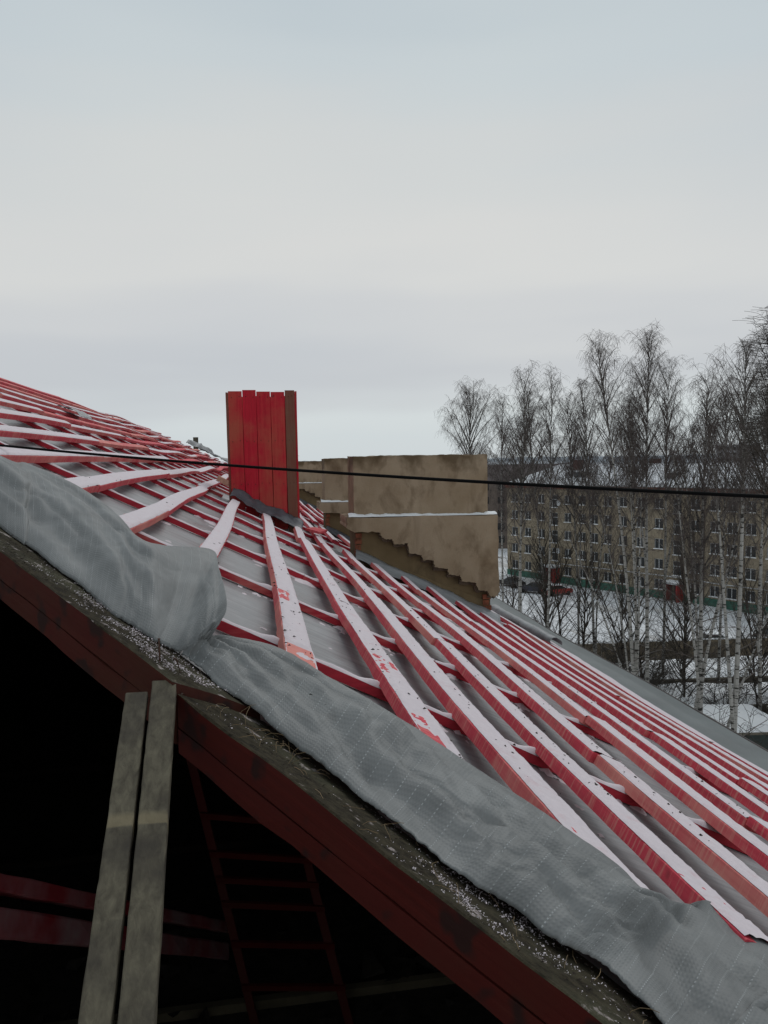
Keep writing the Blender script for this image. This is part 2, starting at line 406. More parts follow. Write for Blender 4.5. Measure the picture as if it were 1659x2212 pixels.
def snow_strip(pos, y0, y1, wd, near, cov=None, thick=.011):
    """thin uneven layer of snow on a board; pos(y) -> x, offset"""
    step = .014 if near else .35
    seg = max(2, int((y1-y0)/step)); K = 11 if near else 4
    vs = []; fs = []; keep = []
    for i in range(seg+1):
        y = y0+(y1-y0)*i/seg; x, o = pos(y)
        wl = .5*wd*(.96+.04*fbm(y*7, x*3)+.03*fbm(y*45, x)); wr = .5*wd*(.94+.06*fbm(y*7, x*3+9)+.03*fbm(y*45, x+4))
        for k in range(K):
            u = k/(K-1); a = -wl+(wl+wr)*u
            h = thick*(.75+.25*fbm(y*16, a*25))*(0.05 if k in (0, K-1) else 1)
            c = cov(a, y) if cov else 1
            h = h*max(-.5, min(1, (c-.42)*2.0+.45*fbm(y*60, a*60))) if cov else h
            vs.append(S(x, y, o+.0015+h)+UPX*a)
            keep.append(True)
    for i in range(seg):
        for k in range(K-1):
            q = (i*K+k, i*K+k+1, i*K+k+1+K, i*K+k+K)
            if all(keep[z] for z in q): fs.append(q)
    return mesh('snow_cap', vs, fs, M_snowcap, True)
cn = 0
red_box = (-.36, .55, 9.85, 10.75); c1 = (1.1, 3.3, 9.8, 10.75); c2 = (1.05, 3.3, 13.8, 14.7); c3 = (1.0, 3.3, 27.8, 28.7)
extra = [c2, c3]
def blocked(x, y0, y1):
    """pieces of [y0,y1] not under a chimney"""
    iv = [(y0, y1)]
    for bx in (red_box, c1, c2, c3):
        if bx[0]-.1 < x < bx[1]+.1:
            nv = []
            for a, b in iv:
                if b <= bx[2]-.12 or a >= bx[3]+.1: nv.append((a, b))
                else:
                    if a < bx[2]-.2: nv.append((a, bx[2]-.12))
                    if b > bx[3]+.2: nv.append((bx[3]+.1, b))
            iv = nv
    return iv
rb = random.Random(21)
for x in rowsX:
    ys_ = hipY(x)+{.12: .72, .49: .70, .80: .68, 1.12: 1.05}.get(x, .78 if x > 0 else .72); ye = hipF(x)-.3
    if abs(x+.24) < .01: ys_ = 2.95
    y = ys_; cuts = [y]
    first = {-.24: 9.4, -.61: 5.1, -.98: 4.9, .12: 9.7, .49: 4.4, .80: 5.4, 1.12: 4.6, 1.49: 3.1}.get(x, ys_+rb.uniform(2.5, 5))
    y = first
    while y < ye-2: cuts.append(y); y += rb.choice((4, 5, 6))*rb.uniform(.9, 1.1)
    cuts.append(ye)
    for a, b in zip(cuts, cuts[1:]):
        for (p, q) in blocked(x, a, b-.012):
            if q-p < .4: continue
            dx0, dx1 = rb.uniform(-.012, .012), rb.uniform(-.012, .012)
            z0, z1 = rb.uniform(0, .010), rb.uniform(0, .010)
            if y > 9: z1 += rb.uniform(0, .02)
            wd = rb.uniform(.105, .122)
            me_, pos = board(x, p, q, wd, rb.uniform(.040, .047), 0, dx0, dx1, z0, z1, M_batten, rb)
            o = part('batten', me_, roof); cn += 1
            near = p < 4.2
            cov = None
            if x == .12 and p < 3: cov = lambda a_, y_: (.9+.55*fbm(a_*22+3, y_*9)-(.75 if y_ < 2.62 else 0)-.8*math.exp(-((y_-3.75)/.2)**2)*(1 if a_ < .01 else .2))
            elif x == .49 and p < 3: cov = lambda a_, y_: .98+.45*fbm(a_*20, y_*7)-.6*math.exp(-((y_-3.1)/.35)**2)-.8*math.exp(-((y_-2.15)/.25)**2)*(1 if a_ < 0.02 else .4)
            elif near: cov = lambda a_, y_: 1.2+.5*fbm(a_*18+x, y_*6)-(.7*math.exp(-((y_-1.75)/.2)**2) if x > .7 else 0)
            elif p > 9 and x < 0: 
                if rb.random() < .45: continue
                cov = lambda a_, y_: .8+1.2*fbm(y_*.8, x*4)
            elif rb.random() < .12: continue
            ch = part('snow_cap', snow_strip(pos, p+.01, q-.01, wd, near, cov), o)
# counter-battens running down the slope
cy = [2.80+1.27*i for i in range(-3, 34)]
for yb in cy:
    # x range where the line is inside the slope
    x0 = max(XR+.1, (1.62-yb)/1.03+.25)
    x1 = XE-.15
    if yb > 33: x0 = max(x0, XR+(yb-33)/1.65+.2)
    if yb < 2.7: x0 += .62
    if abs(yb-2.8) < .01: x0 = -.12
    if x1-x0 < .4: continue
    yj = yb+rb.uniform(-.03, .03)
    joints = [x0]; q = x0+rb.uniform(2, 4)
    while q < x1-1: joints.append(q); q += rb.uniform(3, 4.2)
    joints.append(x1)
    for a, b in zip(joints, joints[1:]):
        pieces = [(a, b)]
        for bx in (red_box, c1, c2, c3):
            if bx[2]-.05 < yj < bx[3]+.05:
                np_ = []
                for (u, v) in pieces:
                    if v < bx[0] or u > bx[1]: np_.append((u, v))
                    else:
                        if u < bx[0]-.1: np_.append((u, bx[0]-.05))
                        if v > bx[1]+.1: np_.append((bx[1]+.05, v))
                pieces = np_
        for (u, v) in pieces:
            if v-u < .15: continue
            seg = max(2, int((v-u)/.25)); vs = []; fs = []; prof = [(-.022, 0), (.022, 0), (.022, -.034), (-.022, -.034)]
            sl = rb.uniform(-.02, .02)
            for i in range(seg+1):
                xx = u+(v-u)*i/seg
                for a_, d in prof: vs.append(S(xx, yj+a_+sl*i/seg+.003*fbm(xx*4, yj), -.046+d))
            for i in range(seg):
                for j in range(4):
                    A_ = i*4+j; B_ = i*4+(j+1) % 4; fs.append((A_, A_+4, B_+4, B_))
            fs += [(0, 1, 2, 3), tuple(reversed(range(seg*4, seg*4+4)))]
            o = part('counter_batten', mesh('counter_batten', vs, fs, M_counter), roof)
            if yb < 16:
                # snow lying on it, with a blob where it meets each batten
                sg = max(3, int((v-u)/.02)) if yb < 6 else max(3, int((v-u)/.09)); vs = []; fs = []; K = 5
                for i in range(sg+1):
                    xx = u+(v-u)*i/sg
                    dmin = min([abs(xx-(rx-.055)+.0) for rx in rowsX])
                    blob = math.exp(-(dmin/.035)**2)
                    wv = .021*(.85+.3*fbm(xx*9, yj)+.15*fbm(xx*40, yj))+.007*blob; hh = .008+.005*fbm(xx*12, yj, 2)+.013*blob
                    for k in range(K):
                        uu = k/(K-1)*2-1
                        vs.append(S(xx, yj+sl*(xx-u)/(v-u)+uu*wv, -.045+hh*(1-uu*uu)**.5*1.0))
                for i in range(sg):
                    for k in range(K-1):
                        q_ = i*K+k; fs.append((q_, q_+K, q_+K+1, q_+1))
                part('snow_cap', mesh('snow_cap', vs, fs, M_snowcap, True), o)
# patches of drifted snow on the membrane
def drift(name, x0, x1, y0, y1, step, thr, amp, fr, near_cb=True, seed=0):
    nx = int((x1-x0)/step); ny = int((y1-y0)/step); vs = []; hs = []; fs = []
    for j in range(ny+1):
        for i in range(nx+1):
            x = x0+step*i; y = y0+step*j
            d = min(abs(y-c) for c in cy); dd = math.exp(-(d/.10)**2) if near_cb else 0
            db = min(abs(x-rx+.02) for rx in rowsX); dl = math.exp(-(db/.09)**2)*.25
            inside = y > hipY(x)+.15
            h = amp*(fbm(x*fr+seed, y*fr*.6)*.7+.8*fbm(x*fr*7, y*fr*5+seed)+.6*dd+dl-thr) if inside else -1
            h = min(h, .03)
            sag = -.018*(.5-.5*cos(2*pi*(y-2.8)/1.27))
            vs.append(S(x, y, -.083+sag+max(h, -.004))); hs.append(h)
    n = nx+1
    for j in range(ny):
        for i in range(nx):
            q = (j*n+i, j*n+i+1, j*n+n+i+1, j*n+n+i)
            if max(hs[k] for k in q) > 0: fs.append(q)
    o = part(name, mesh(name, vs, fs, M_snowcap, True), roof); o['kind'] = 'stuff'
drift('snow_patches', -.5, 2.6, 1.6, 4.7, .012, .93, .03, 2.6, seed=2)
drift('snow_patches', -4.2, 4.2, 4.7, 12, .04, .98, .03, 1.9, seed=5)
# eave: bare membrane strip with snow, then the metal edge
mb = MB(); vs = []; fs = []
for j in range(81):
    y = -3.0+(46+3)*j/80
    for (x, o) in ((XE-.55, -.05), (XE-.3, -.045), (XE, -.03), (XE+.12, .02), (XE+.34, .10), (XE+.36, .085), (XE+.42, -.20)):
        vs.append(S(x, y, o+.008*fbm(y*1.2, x*4)))
for j in range(80):
    for i in range(6): a = j*7+i; fs.append((a, a+1, a+8, a+7))
part('eave_flashing', mesh('eave_flashing', vs, fs, M_eave, True), roof)
mb = MB(); mb.tube([S(XE+.37, -3+49*j/60, .10+.006*fbm(j*.7, 2)) for j in range(61)], .012, 5); part('eave_edge', mb.me('eave_edge', M_eave_edge), roof)
vs = []; fs = []
for j in range(301):
    y = -1+42*j/300; K = 6
    for k in range(K):
        u = k/(K-1); wv = .18+.16*fbm(y*.9, 3)+.04*fbm(y*5, 1)
        vs.append(S(XE-.62+wv*u, y, .0+.015*sin(pi*u)*(1+.4*fbm(y*4, u))))
for j in range(300):
    for k in range(K-1): a = j*K+k; fs.append((a, a+1, a+K+1, a+K))
o = part('eave_snow', mesh('eave_snow', vs, fs, M_snowcap, True), roof)

# other slopes close the attic
def sheet(name, pts, mat):
    part(name, mesh(name, pts, [tuple(range(len(pts)))], mat), roof)
W_ = XR-(XE-XR)   # far eave
zE = CZ-H-T*XE-.1; zR = CZ-H-T*XR-.1
def PZ(x, y, o=0): return (x, y, CZ-H-T*x-.1+o)
yA, yB = hipY(XR), hipF(XR)
E1 = (XE, hipY(XE), zE); E2 = (W_, hipY(XE), zE); F1 = (XE, hipF(XE), zE); F2 = (W_, hipF(XE), zE); Rn = (XR, yA, zR); Rf = (XR, yB, zR)
sheet('back_slope', [Rn, E2, F2, Rf], M_membrane)
sheet('far_hip_slope', [Rf, F2, F1], M_membrane)
# unseen cover added over the hip end to darken the attic, gap at eye
def HP(x, y): return (x, y, CZ-H-.1-.485*(1.62-y))
hx0, hx1, hy0 = -1.15, 1.0, -.9
sheet('hip_light_block', [HP(XR, yA), HP(hx0, hipY(hx0)-.02), HP(hx0, hy0), HP(hx0, hipY(XE)), HP(W_, hipY(XE))], M_membrane)
sheet('hip_light_block', [HP(hx1, hipY(hx1)-.02), HP(XE, hipY(XE)), HP(hx1, hipY(XE))], M_membrane)
sheet('hip_light_block', [HP(hx0, hy0), HP(hx1, hy0), HP(hx1, hipY(XE)), HP(hx0, hipY(XE))], M_membrane)

# hip rafter: two timbers end to end
hd = Vector((1, -1.03, -T)).normalized(); hs_ = Vector((1.03, 1, 0)).normalized(); hu = hs_.cross(hd).normalized()
if hu.z < 0: hu = -hu
def hipP(x, back, o):   # point on the hip line, 'back' metres behind the front face
    return Vector((x, 1.57-1.03*x, CZ-H-T*x))+hs_*back+Vector((0, 0, o-back*.54))
def rafter(xa, xb, back, o, ht, wd):
    """side face (red) and top face (mossy) of one timber"""
    vs = []; fs = []; seg = int((xb-xa)/.06); mi = []
    prof = [(0, -ht), (0, -ht*.60), (.007, -ht*.585), (0, -ht*.57), (0, -.004), (.004, 0), (wd*.5, .002), (wd, 0), (wd, -ht)]
    for i in range(seg+1):
        x = xa+(xb-xa)*i/seg
        for q, (bk, d) in enumerate(prof):
            e = .006*fbm(x*6, q*3.1)+.003*fbm(x*25, q*2)
            vs.append(hipP(x, back+bk+e*.6, o+d+e*(1 if d > -.01 or q == 0 else .5)))
    k = len(prof)
    for i in range(seg):
        for j in range(k-1):
            a = i*k+j; fs.append((a, a+1, a+1+k, a+k)); mi.append(1 if 4 <= j <= 6 else 0)
        fs.append((i*k+k-1, i*k, i*k+k, i*k+2*k-1)); mi.append(0)
    fs.append(tuple(range(k))); fs.append(tuple(reversed(range(seg*k, seg*k+k)))); mi += [0, 0]
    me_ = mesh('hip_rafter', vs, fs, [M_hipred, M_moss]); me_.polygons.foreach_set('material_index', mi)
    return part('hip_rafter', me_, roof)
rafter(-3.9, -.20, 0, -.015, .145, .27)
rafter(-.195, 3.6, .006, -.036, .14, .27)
# rubbish, straw and snow crumbs lying along the top of the hip rafter
mb = MB(); ms = MB(); rr = random.Random(4)
for i in range(6000):
    x = rr.uniform(-1.2, 1.1); bk = rr.uniform(.01, .26)
    if fbm(x*9, bk*14) < rr.uniform(-.25, .35): continue
    p = hipP(x, bk, -.012-.03*(x > -.22)+rr.uniform(0, .010))
    L = rr.uniform(.0015, .006); a = rr.uniform(0, 2*pi); d = Vector((cos(a), sin(a), rr.uniform(-.5, .5)))*L
    s_ = Vector((-sin(a), cos(a), .3))*L*rr.uniform(.1, .5)
    mb.add([p-d, p+s_, p+d, p-s_+Vector((0, 0, L*.5))], [(0, 1, 2), (0, 2, 3), (0, 3, 1), (1, 3, 2)])
o = part('rubbish', mb.me('rubbish', M_debris), roof); o['kind'] = 'stuff'
mb = MB()
for i in range(9000):
    x = rr.choice((rr.gauss(-.45, .14), rr.gauss(-.3, .1), rr.gauss(.30, .05), rr.gauss(.33, .12))); bk = rr.uniform(.03, .24)
    if x < -.1: bk = max(.03, rr.gauss(.12, .05))
    if fbm(x*13+4, bk*20) < rr.uniform(-.1, .3): continue
    p = hipP(x, bk, -.010-.03*(x > -.22)+rr.uniform(0, .006)); L = rr.uniform(.001, .0032)
    q = [p+Vector((rr.uniform(-L, L), rr.uniform(-L, L), rr.uniform(-.2*L, L))) for _ in range(4)]
    mb.add(q, [(0, 1, 2), (0, 2, 3), (0, 3, 1), (1, 3, 2)])
o = part('snow_crumbs', mb.me('snow_crumbs', M_snowcap), roof); o['kind'] = 'stuff'
mb = MB()
for i in range(90):
    x = rr.choice((rr.gauss(-.08, .04), rr.gauss(.62, .06), rr.uniform(-.2, 1))); p = hipP(x, rr.uniform(.02, .2), -.04)
    pts = [p]
    d = (hs_*rr.uniform(.0, 1)+hd*rr.uniform(-1, 1)+Vector((0, 0, rr.uniform(.1, .6)))).normalized()
    for k in range(4):
        pts.append(pts[-1]+d*rr.uniform(.008, .02)); d = (d+hd*rr.uniform(-.7, .7)+hs_*rr.uniform(-.2, .4)+Vector((0, 0, -.3))).normalized()
    mb.tube(pts, .0007, 3, False)
o = part('straw', mb.me('straw', M_strawm), roof); o['kind'] = 'stuff'
# nails standing up at the rafter joint
for (x, bk, L, lean) in ((-.285, .06, .075, .0), (-.262, .10, .055, -.012)):
    mb = MB(); p = hipP(x, bk, -.03); mb.tube([p, p+Vector((lean, 0, L)), p+Vector((lean*1.6, 0, L+.002))], [.0022, .0022, .004], 6)
    part('nail', mb.me('nail', M_rust), roof)
# twin grey rafters of the hip end, leaning up against the hip rafter
def jack(xt, xb, wd, ytop, drop):
    mb = MB()
    def hp(y): return Vector((xt+(xb-xt)*(1.775-y)/.65, y, CZ-H-.1-.485*(1.62-y)+drop))
    yb = -2.6
    mb.beam(hp(ytop), hp(yb), (1, 0, 0), (0, -.485, 1), wd, .024, 230, .0006, rr, bev=.0022)
    return part('jack_rafter', mb.me('jack_rafter', M_grey), roof)
jack(-.2775, -.2555, .0475, 1.765, .098); jack(-.2190, -.1955, .0535, 1.795, .099)
# attic: floor, ceiling joists, walls of the house below
house = empty('house', (XR, 20, 8), 'own five storey house whose roof is being rebuilt', 'building')
zF = CZ-3.08
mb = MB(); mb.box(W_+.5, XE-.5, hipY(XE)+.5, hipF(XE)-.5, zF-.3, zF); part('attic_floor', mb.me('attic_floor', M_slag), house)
x0, x1, y0, y1 = W_+.5, XE-.5, hipY(XE)+.5, hipF(XE)-.5
M_wallown = plaster('house_wall', (.28,.25,.20), (.34,.31,.25), (.18,.15,.11))
mb = MB(); mb.box(x0+.02, x1-.02, y0+.02, y1-.02, 0, zF-.31); part('wall', mb.me('wall', M_wallown), house)
for i in range(5):
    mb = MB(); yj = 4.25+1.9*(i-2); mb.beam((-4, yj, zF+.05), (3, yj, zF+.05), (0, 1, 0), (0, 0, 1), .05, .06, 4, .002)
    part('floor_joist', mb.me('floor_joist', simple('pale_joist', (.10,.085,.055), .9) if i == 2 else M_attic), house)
mb = MB(); mb.tube([(0,0,0)]*2, .01, 3)

# woven sheet folded over the hip
ST = [(-1.189,3.093,-0.025,-1.169,3.058,0.091),(-0.848,2.742,-0.195,-1.07,3.505,0.061),(-0.738,2.65,-0.25,-0.997,3.639,0.024),(-0.628,2.524,-0.305,-0.79,3.486,-0.059),(-0.518,2.4,-0.36,-0.637,3.32,-0.135),(-0.422,2.258,-0.408,-0.517,3.08,-0.195),(-0.357,2.206,-0.44,-0.413,2.796,-0.247),(-0.303,2.167,-0.467,-0.332,2.794,-0.278),(-0.272,2.155,-0.483,-0.181,3.099,-0.333),(-0.241,2.147,-0.499,-0.136,2.726,-0.356),(-0.222,2.139,-0.508,-0.092,2.261,-0.398),(-0.21,2.14,-0.514,-0.109,2.169,-0.439),(-0.2,2.126,-0.519,-0.142,2.169,-0.473),(-0.177,2.106,-0.531,-0.089,2.264,-0.5),(-0.113,2.002,-0.563,0.06,2.347,-0.564),(-0.022,1.896,-0.608,0.185,2.257,-0.627),(0.085,1.763,-0.661,0.298,2.14,-0.673),(0.143,1.689,-0.69,0.397,2.056,-0.722),(0.218,1.593,-0.728,0.469,1.97,-0.759),(0.289,1.519,-0.763,0.58,1.84,-0.814),(0.348,1.437,-0.793,0.65,1.76,-0.849),(0.395,1.388,-0.816,0.711,1.675,-0.88),(0.458,1.351,-0.848,0.781,1.574,-0.915),(0.518,1.278,-0.878,0.818,1.502,-0.943),(0.588,1.273,-0.913,0.945,1.559,-1.017),(0.62,1.223,-0.929,1.08,1.669,-1.094),(0.646,1.13,-0.942,1.137,1.541,-1.123),(0.681,1.048,-0.959,1.178,1.44,-1.143),(0.708,0.963,-0.973,1.22,1.332,-1.164)]
ST = [(-2.2,4.25,.52,-2.15,4.6,.60),(-1.7,3.70,.25,-1.75,4.2,.38)]+ST[1:]+[(1.4,.25,-1.32,1.95,.62,-1.52),(2.4,-.8,-1.82,3.0,-.45,-2.06)]
def cat(a, b, c, d, t): return .5*((2*b)+(c-a)*t+(2*a-5*b+4*c-d)*t*t+(3*b-a-3*c+d)*t**3)
rows = []; SUB = 14
for i in range(len(ST)-1):
    A_, B_, C_, D_ = ST[max(i-1, 0)], ST[i], ST[i+1], ST[min(i+2, len(ST)-1)]
    for k in range(SUB): 
        t = k/SUB; rows.append((i+t, [cat(A_[q], B_[q], C_[q], D_[q], t) for q in range(6)]))
rows.append((len(ST)-1, list(ST[-1])))
KV = 64; vs = []; uvs = []; fs = []; ulen = 0; prev = None
for (st, r) in rows:
    lo = Vector(r[:3]); up = Vector(r[3:]); mid = (lo+up)/2
    if prev is not None: ulen += (mid-prev).length
    prev = mid; Wd = (up-lo).length
    calm = 1/(1+math.exp((st-12.6)*3)); knot = math.exp(-((st-12.2)/2.2)**2)
    for k in range(KV+4):
        v = min(k/KV, 1.0)
        p = lo.lerp(up, v)
        bul = sin(pi*min(v, 1)**.75)
        # rises over the rafter, rolls over the batten ends
        amp = (.052*calm+.036*(1-calm))*(1-.75*knot)
        h = amp*bul
        px, py = p.x*1.0+p.y*.55, p.x*-.8+p.y*1.0
        al = st*.36
        fold = -.016*(1-abs(sin(pi*(v*1.7+st*.115+.35*fbm(al*.8, v*1.2+9)))))**5*(1+fbm(al*1.7, 8))-.010*(1-abs(sin(pi*(v*3.4-st*.21+.5*fbm(al*1.2, v*2+3)))))**7*max(0, .5+1.5*fbm(al*2.1, v+1))+.027*sin(2*pi*(v*1.5+st*.13)+.8*fbm(al, v))*(.6+.6*fbm(al*.7, 3))+.010*sin(2*pi*(v*3.3+st*.27)+1.4*fbm(al*.8, v+4))+.035*fbm(al*.9+2, v*1.3+st*.12)+.007*fbm(al*4, v*6+st*.9)
        kw = math.exp(-((st-9.6)/3.0)**2); fold2 = (.034*(.5-(1-abs(sin((st-6)*1.15+.5*v)))**2.2)+.010*sin(st*4.3+v*2))*kw*min(1, v*1.6)*(1-.5*v)
        env = min(1, v*5)*min(1, (1-v)*3+.06)
        h += (fold*(.8 if calm > .5 else 1.0)*(1-.8*kw*(calm > .3))+fold2)*env+.0010*fbm(p.x*22, p.y*22)
        d = NRM*h+Vector((0, 0, 0))
        if k > KV:   # hem tucked down behind
            d += (up-lo).normalized()*(-.004*(k-KV))+NRM*(-.012*(k-KV))
        wob = fbm(st*1.1, 5)*.012*(1-v)+(fbm(st*5, 2)*.006 if v < .1 else 0)
        q = p+d+(lo-up).normalized()*wob*(1 if v < .5 else 0)
        vs.append((q.x, q.y, q.z+CZ)); uvs.append((ulen+.12*v*Wd, v*Wd+.02*k*(k > KV)))
K2 = KV+4
for j in range(len(rows)-1):
    for k in range(K2-1): a = j*K2+k; fs.append((a, a+K2, a+K2+1, a+1))
me_ = mesh('membrane_sheet', vs, fs, M_woven, True, uvs)
o = new_obj('membrane_sheet', me_); tag(o, 'crumpled grey woven sheet folded over the hip edge of the roof', 'sheet')
o.modifiers.new('thick', 'SOLIDIFY').thickness = .0025

# specks of bark and twigs on the near snow
mb = MB()
for i in range(420):
    x = rr.choice([v for v in rowsX if -1.1 < v < 2.3])+rr.uniform(-.05, .05); y = max(hipY(x)+.5, rr.triangular(1.6, 7, 2.4)); p = S(x, y, .016)
    L = rr.uniform(.002, .007)*(1+y*.15); a = rr.uniform(0, 2*pi); d = Vector((cos(a), sin(a), 0))*L
    s_ = Vector((-sin(a), cos(a), 0))*L*rr.uniform(.25, .6)
    mb.add([p-d, p+s_, p+d, p-s_+Vector((0, 0, L*.6))], [(0, 1, 2), (0, 2, 3), (0, 3, 1), (1, 3, 2)])
o = part('bark_flecks', mb.me('bark_flecks', M_debris), roof); o['kind'] = 'stuff'

# ------------------------------------------------------------------ board-clad chimney
bx = empty('boarded_chimney', (.09, 10.3, CZ-.6), 'tall red board box built round a chimney on the slope', 'chimney')
edges = [(-.315, -.140, .93, M_board), (-.137, .035, .945, M_board), (.039, .215, .925, M_board), (.219, .395, .92, M_board), (.400, .525, .94, M_brownboard)]
def vboard(name, x0, x1, y0, y1, z1, mat, lean=0.0):
    mb = MB(); seg = 14; vs = []; fs = []
    for i in range(seg+1):
        t = i/seg; 
        zb = CZ-H-T*max(x0, min(x1, (x0+x1)/2))-.12
        e = .003*fbm(t*4, x0*9)
        for (x, y) in ((x0+e, y0), (x1+e, y0), (x1+e, y1), (x0+e, y1)):
            z = zb+(CZ+z1-zb)*t
            vs.append((x+lean*(1-t), y, z))
    for i in range(seg):
        for j in range(4): a = i*4+j; c = i*4+(j+1) % 4; fs.append((a, c, c+4, a+4))
    fs += [(3, 2, 1, 0), tuple(range(seg*4, seg*4+4))]
    part(name, mesh(name, vs, fs, mat), bx)
for i, (a, b, z, m_) in enumerate(edges): vboard('board', a+.002, b-.002, 10.0, 10.025, z, m_, .006)
for i in range(4):
    y = 10.03+i*.17
    vboard('side_board', -.345, -.318, y-.03*(i == 0), y+.165, .915+.01*(i % 2), M_brownboard if i == 0 else M_board, .008)
    vboard('side_board', .527, .552, y-.01, y+.165, .93-.01*(i % 2), M_board, .004)
for i in range(4): vboard('back_board', -.315+i*.21, -.11+i*.21, 10.70, 10.725, .92+.01*(i % 2), M_board)
mb = MB()
for (a, b, z, m_) in edges:
    for zz in (.86, .30, -.25):
        for xx in (a+.04, b-.04):
            p = Vector((xx+.004, 9.999, CZ+zz+rr.uniform(-.01, .01))); mb.tube([p, p+Vector((0, -.004, 0))], .0055, 6)
o = part('nail_heads', mb.me('nail_heads', M_rust), bx); o['kind'] = 'stuff'
# crumpled flashing at its foot
def crumple(name, pts_fn, nu, nv, mat, parent, thick=.004):
    vs = []; fs = []
    for j in range(nv+1):
        for i in range(nu+1): vs.append(pts_fn(i/nu, j/nv))
    for j in range(nv):
        for i in range(nu): a = j*(nu+1)+i; fs.append((a, a+1, a+nu+2, a+nu+1))
    o = part(name, mesh(name, vs, fs, mat, True), parent) if parent else new_obj(name, mesh(name, vs, fs, mat, True))
    o.modifiers.new('thick', 'SOLIDIFY').thickness = thick
    return o
crumple('flashing', lambda u, v: S(-.33+.88*u, 9.72+.27*v-.1*u*(1-v), .02+.10*v*v+.035*fbm(u*6, v*4))+Vector((0, 0, .02*sin(u*11))), 40, 8, M_flash, bx)

# ------------------------------------------------------------------ rendered chimneys
def rchimney(Y, dx, scale, label, kx=0):
    root = empty('rendered_chimney', (2.2+dx, Y+.35, CZ-1.5), label, 'chimney', 'rendered chimneys along the roof')
    def q(x, z): return (x+dx, z+CZ)
    def rough(poly, n=3, amp=.006):
        outp = []
        for i, (x, z) in enumerate(poly):
            x2, z2 = poly[(i+1) % len(poly)]
            for k in range(n):
                t = k/n; outp.append((x+(x2-x)*t+rr.uniform(-amp, amp), z+(z2-z)*t+rr.uniform(-amp, amp)))
        return outp
    # upper block with an uneven top
    vs = []; fs = []
    NXc, NZ = 36, 14
    x0, x1, y0, y1, z0, z1 = 1.265, 3.085, Y, Y+.62, -.72, .078
    def face(fn, nu, nv, flip=False):
        b = len(vs)
        for j in range(nv+1):
            for i in range(nu+1): vs.append(fn(i/nu, j/nv))
        for j in range(nv):
            for i in range(nu):
                a = b+j*(nu+1)+i; f = (a, a+1, a+nu+2, a+nu+1); fs.append(tuple(reversed(f)) if flip else f)
    def top(x, y): return z1+.016*fbm(x*3+Y, y*3)+.008*fbm(x*14, y*9)
    def dent(x, z): return .006*fbm(x*4, z*4+Y)
    face(lambda u, v: (x0+(x1-x0)*u+dx, y0+dent(u*1.8, v), CZ+z0+(top(x0+(x1-x0)*u, y0)-z0)*v), NXc, NZ)
    face(lambda u, v: (x0+dx+dent(u, v*2), y1+(y0-y1)*u+(dent(0, v) if u == 1 else 0), CZ+z0+(top(x0, y1+(y0-y1)*u)-z0)*v), 8, NZ)
    face(lambda u, v: (x1+dx+dent(u, v*3), y0+(y1-y0)*u, CZ+z0+(top(x1, y0+(y1-y0)*u)-z0)*v), 8, NZ)
    face(lambda u, v: (x1+(x0-x1)*u+dx, y1, CZ+z0+(top(x1+(x0-x1)*u, y1)-z0)*v), NXc, NZ)
    face(lambda u, v: (x0+(x1-x0)*u+dx, y0+(y1-y0)*v, CZ+top(x0+(x1-x0)*u, y0+(y1-y0)*v)), NXc, 8)
    part('shaft', mesh('shaft', vs, fs, M_plaster, False), root)
    st = [(1.16,-.71),(1.155,-.85),(1.25,-.91),(1.58,-.91),(1.6,-.97),(1.65,-1.01),(1.75,-1.01),(1.78,-1.08),(1.95,-1.08),(1.97,-1.21),(2.14,-1.23),(2.15,-1.3),(2.3,-1.32),(2.32,-1.41),(2.49,-1.44),(2.5,-1.51),(2.66,-1.53),(2.68,-1.61),(2.87,-1.63),(2.9,-1.73),(3.04,-1.76),(3.07,-1.83),(3.17,-1.83),(3.2,-1.77),(3.19,-.73)]
    poly = rough([q(*p) for p in st], 6, .011)
    mb = MB(); mb.ext(poly, Y-.12, Y+.70); part('stepped_collar', mb.me('stepped_collar', M_plaster), root)
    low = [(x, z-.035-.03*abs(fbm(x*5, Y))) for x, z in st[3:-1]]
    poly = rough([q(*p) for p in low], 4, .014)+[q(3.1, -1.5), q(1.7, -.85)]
    mb = MB(); mb.ext(poly, Y-.035, Y+.3); part('broken_edge_shade', mb.me('broken_edge_shade', M_edge_shade), root)  # ragged broken edge, its dark brown put in for the shadow under the collar
    mb = MB(); mb.ext([q(1.275,-.8),q(1.275,-1.45),q(3.11,-2.4),q(3.11,-.8)], Y+.005, Y+.61); part('base', mb.me('base', M_plaster_old), root)
    mb = MB(); mb.ext(rough([q(1.36,-1.22),q(1.36,-1.42),q(3.08,-2.30),q(3.09,-1.93),q(2.2,-1.54)], 4, .008), Y-.02, Y+.3); part('sloped_fillet', mb.me('sloped_fillet', M_plaster_old), root)
    # bricks showing where the render has fallen off
    for (xa, za, nr, w2) in ((1.27, -.93, 4, .09), (3.0, -1.82, 4, .115)):
        for i in range(nr):
            mb = MB(); xo = rr.uniform(-.01, .01); z = za-i*.077
            mb.box(xa+dx+xo, xa+dx+w2+xo+rr.uniform(-.03, .0), Y-.022-rr.uniform(0, .008), Y+.08, CZ+z-.065, CZ+z); part('brick', mb.me('brick', M_brick), root)
    # snow on the ledge
    vs = []; fs = []; N = 90; K = 6
    for i in range(N+1):
        t = i/N; x = 1.18+2.0*t
        wdt = .085+.01*fbm(x*5, 2); hh = (.030+.022*fbm(x*2.3+Y, 1)+.012*fbm(x*9, Y))*(1.3-.7*t if t < .93 else 1.3)
        for k in range(K):
            u = k/(K-1); vs.append((x+dx, Y-.117+(wdt+.03)*u, CZ-.712-.018*t+max(.004, hh)*(.25 if k == 0 else 1)*(.6+.4*u)))
    for i in range(N):
        for k in range(K-1): a = i*K+k; fs.append((a, a+K, a+K+1, a+1)[::-1])
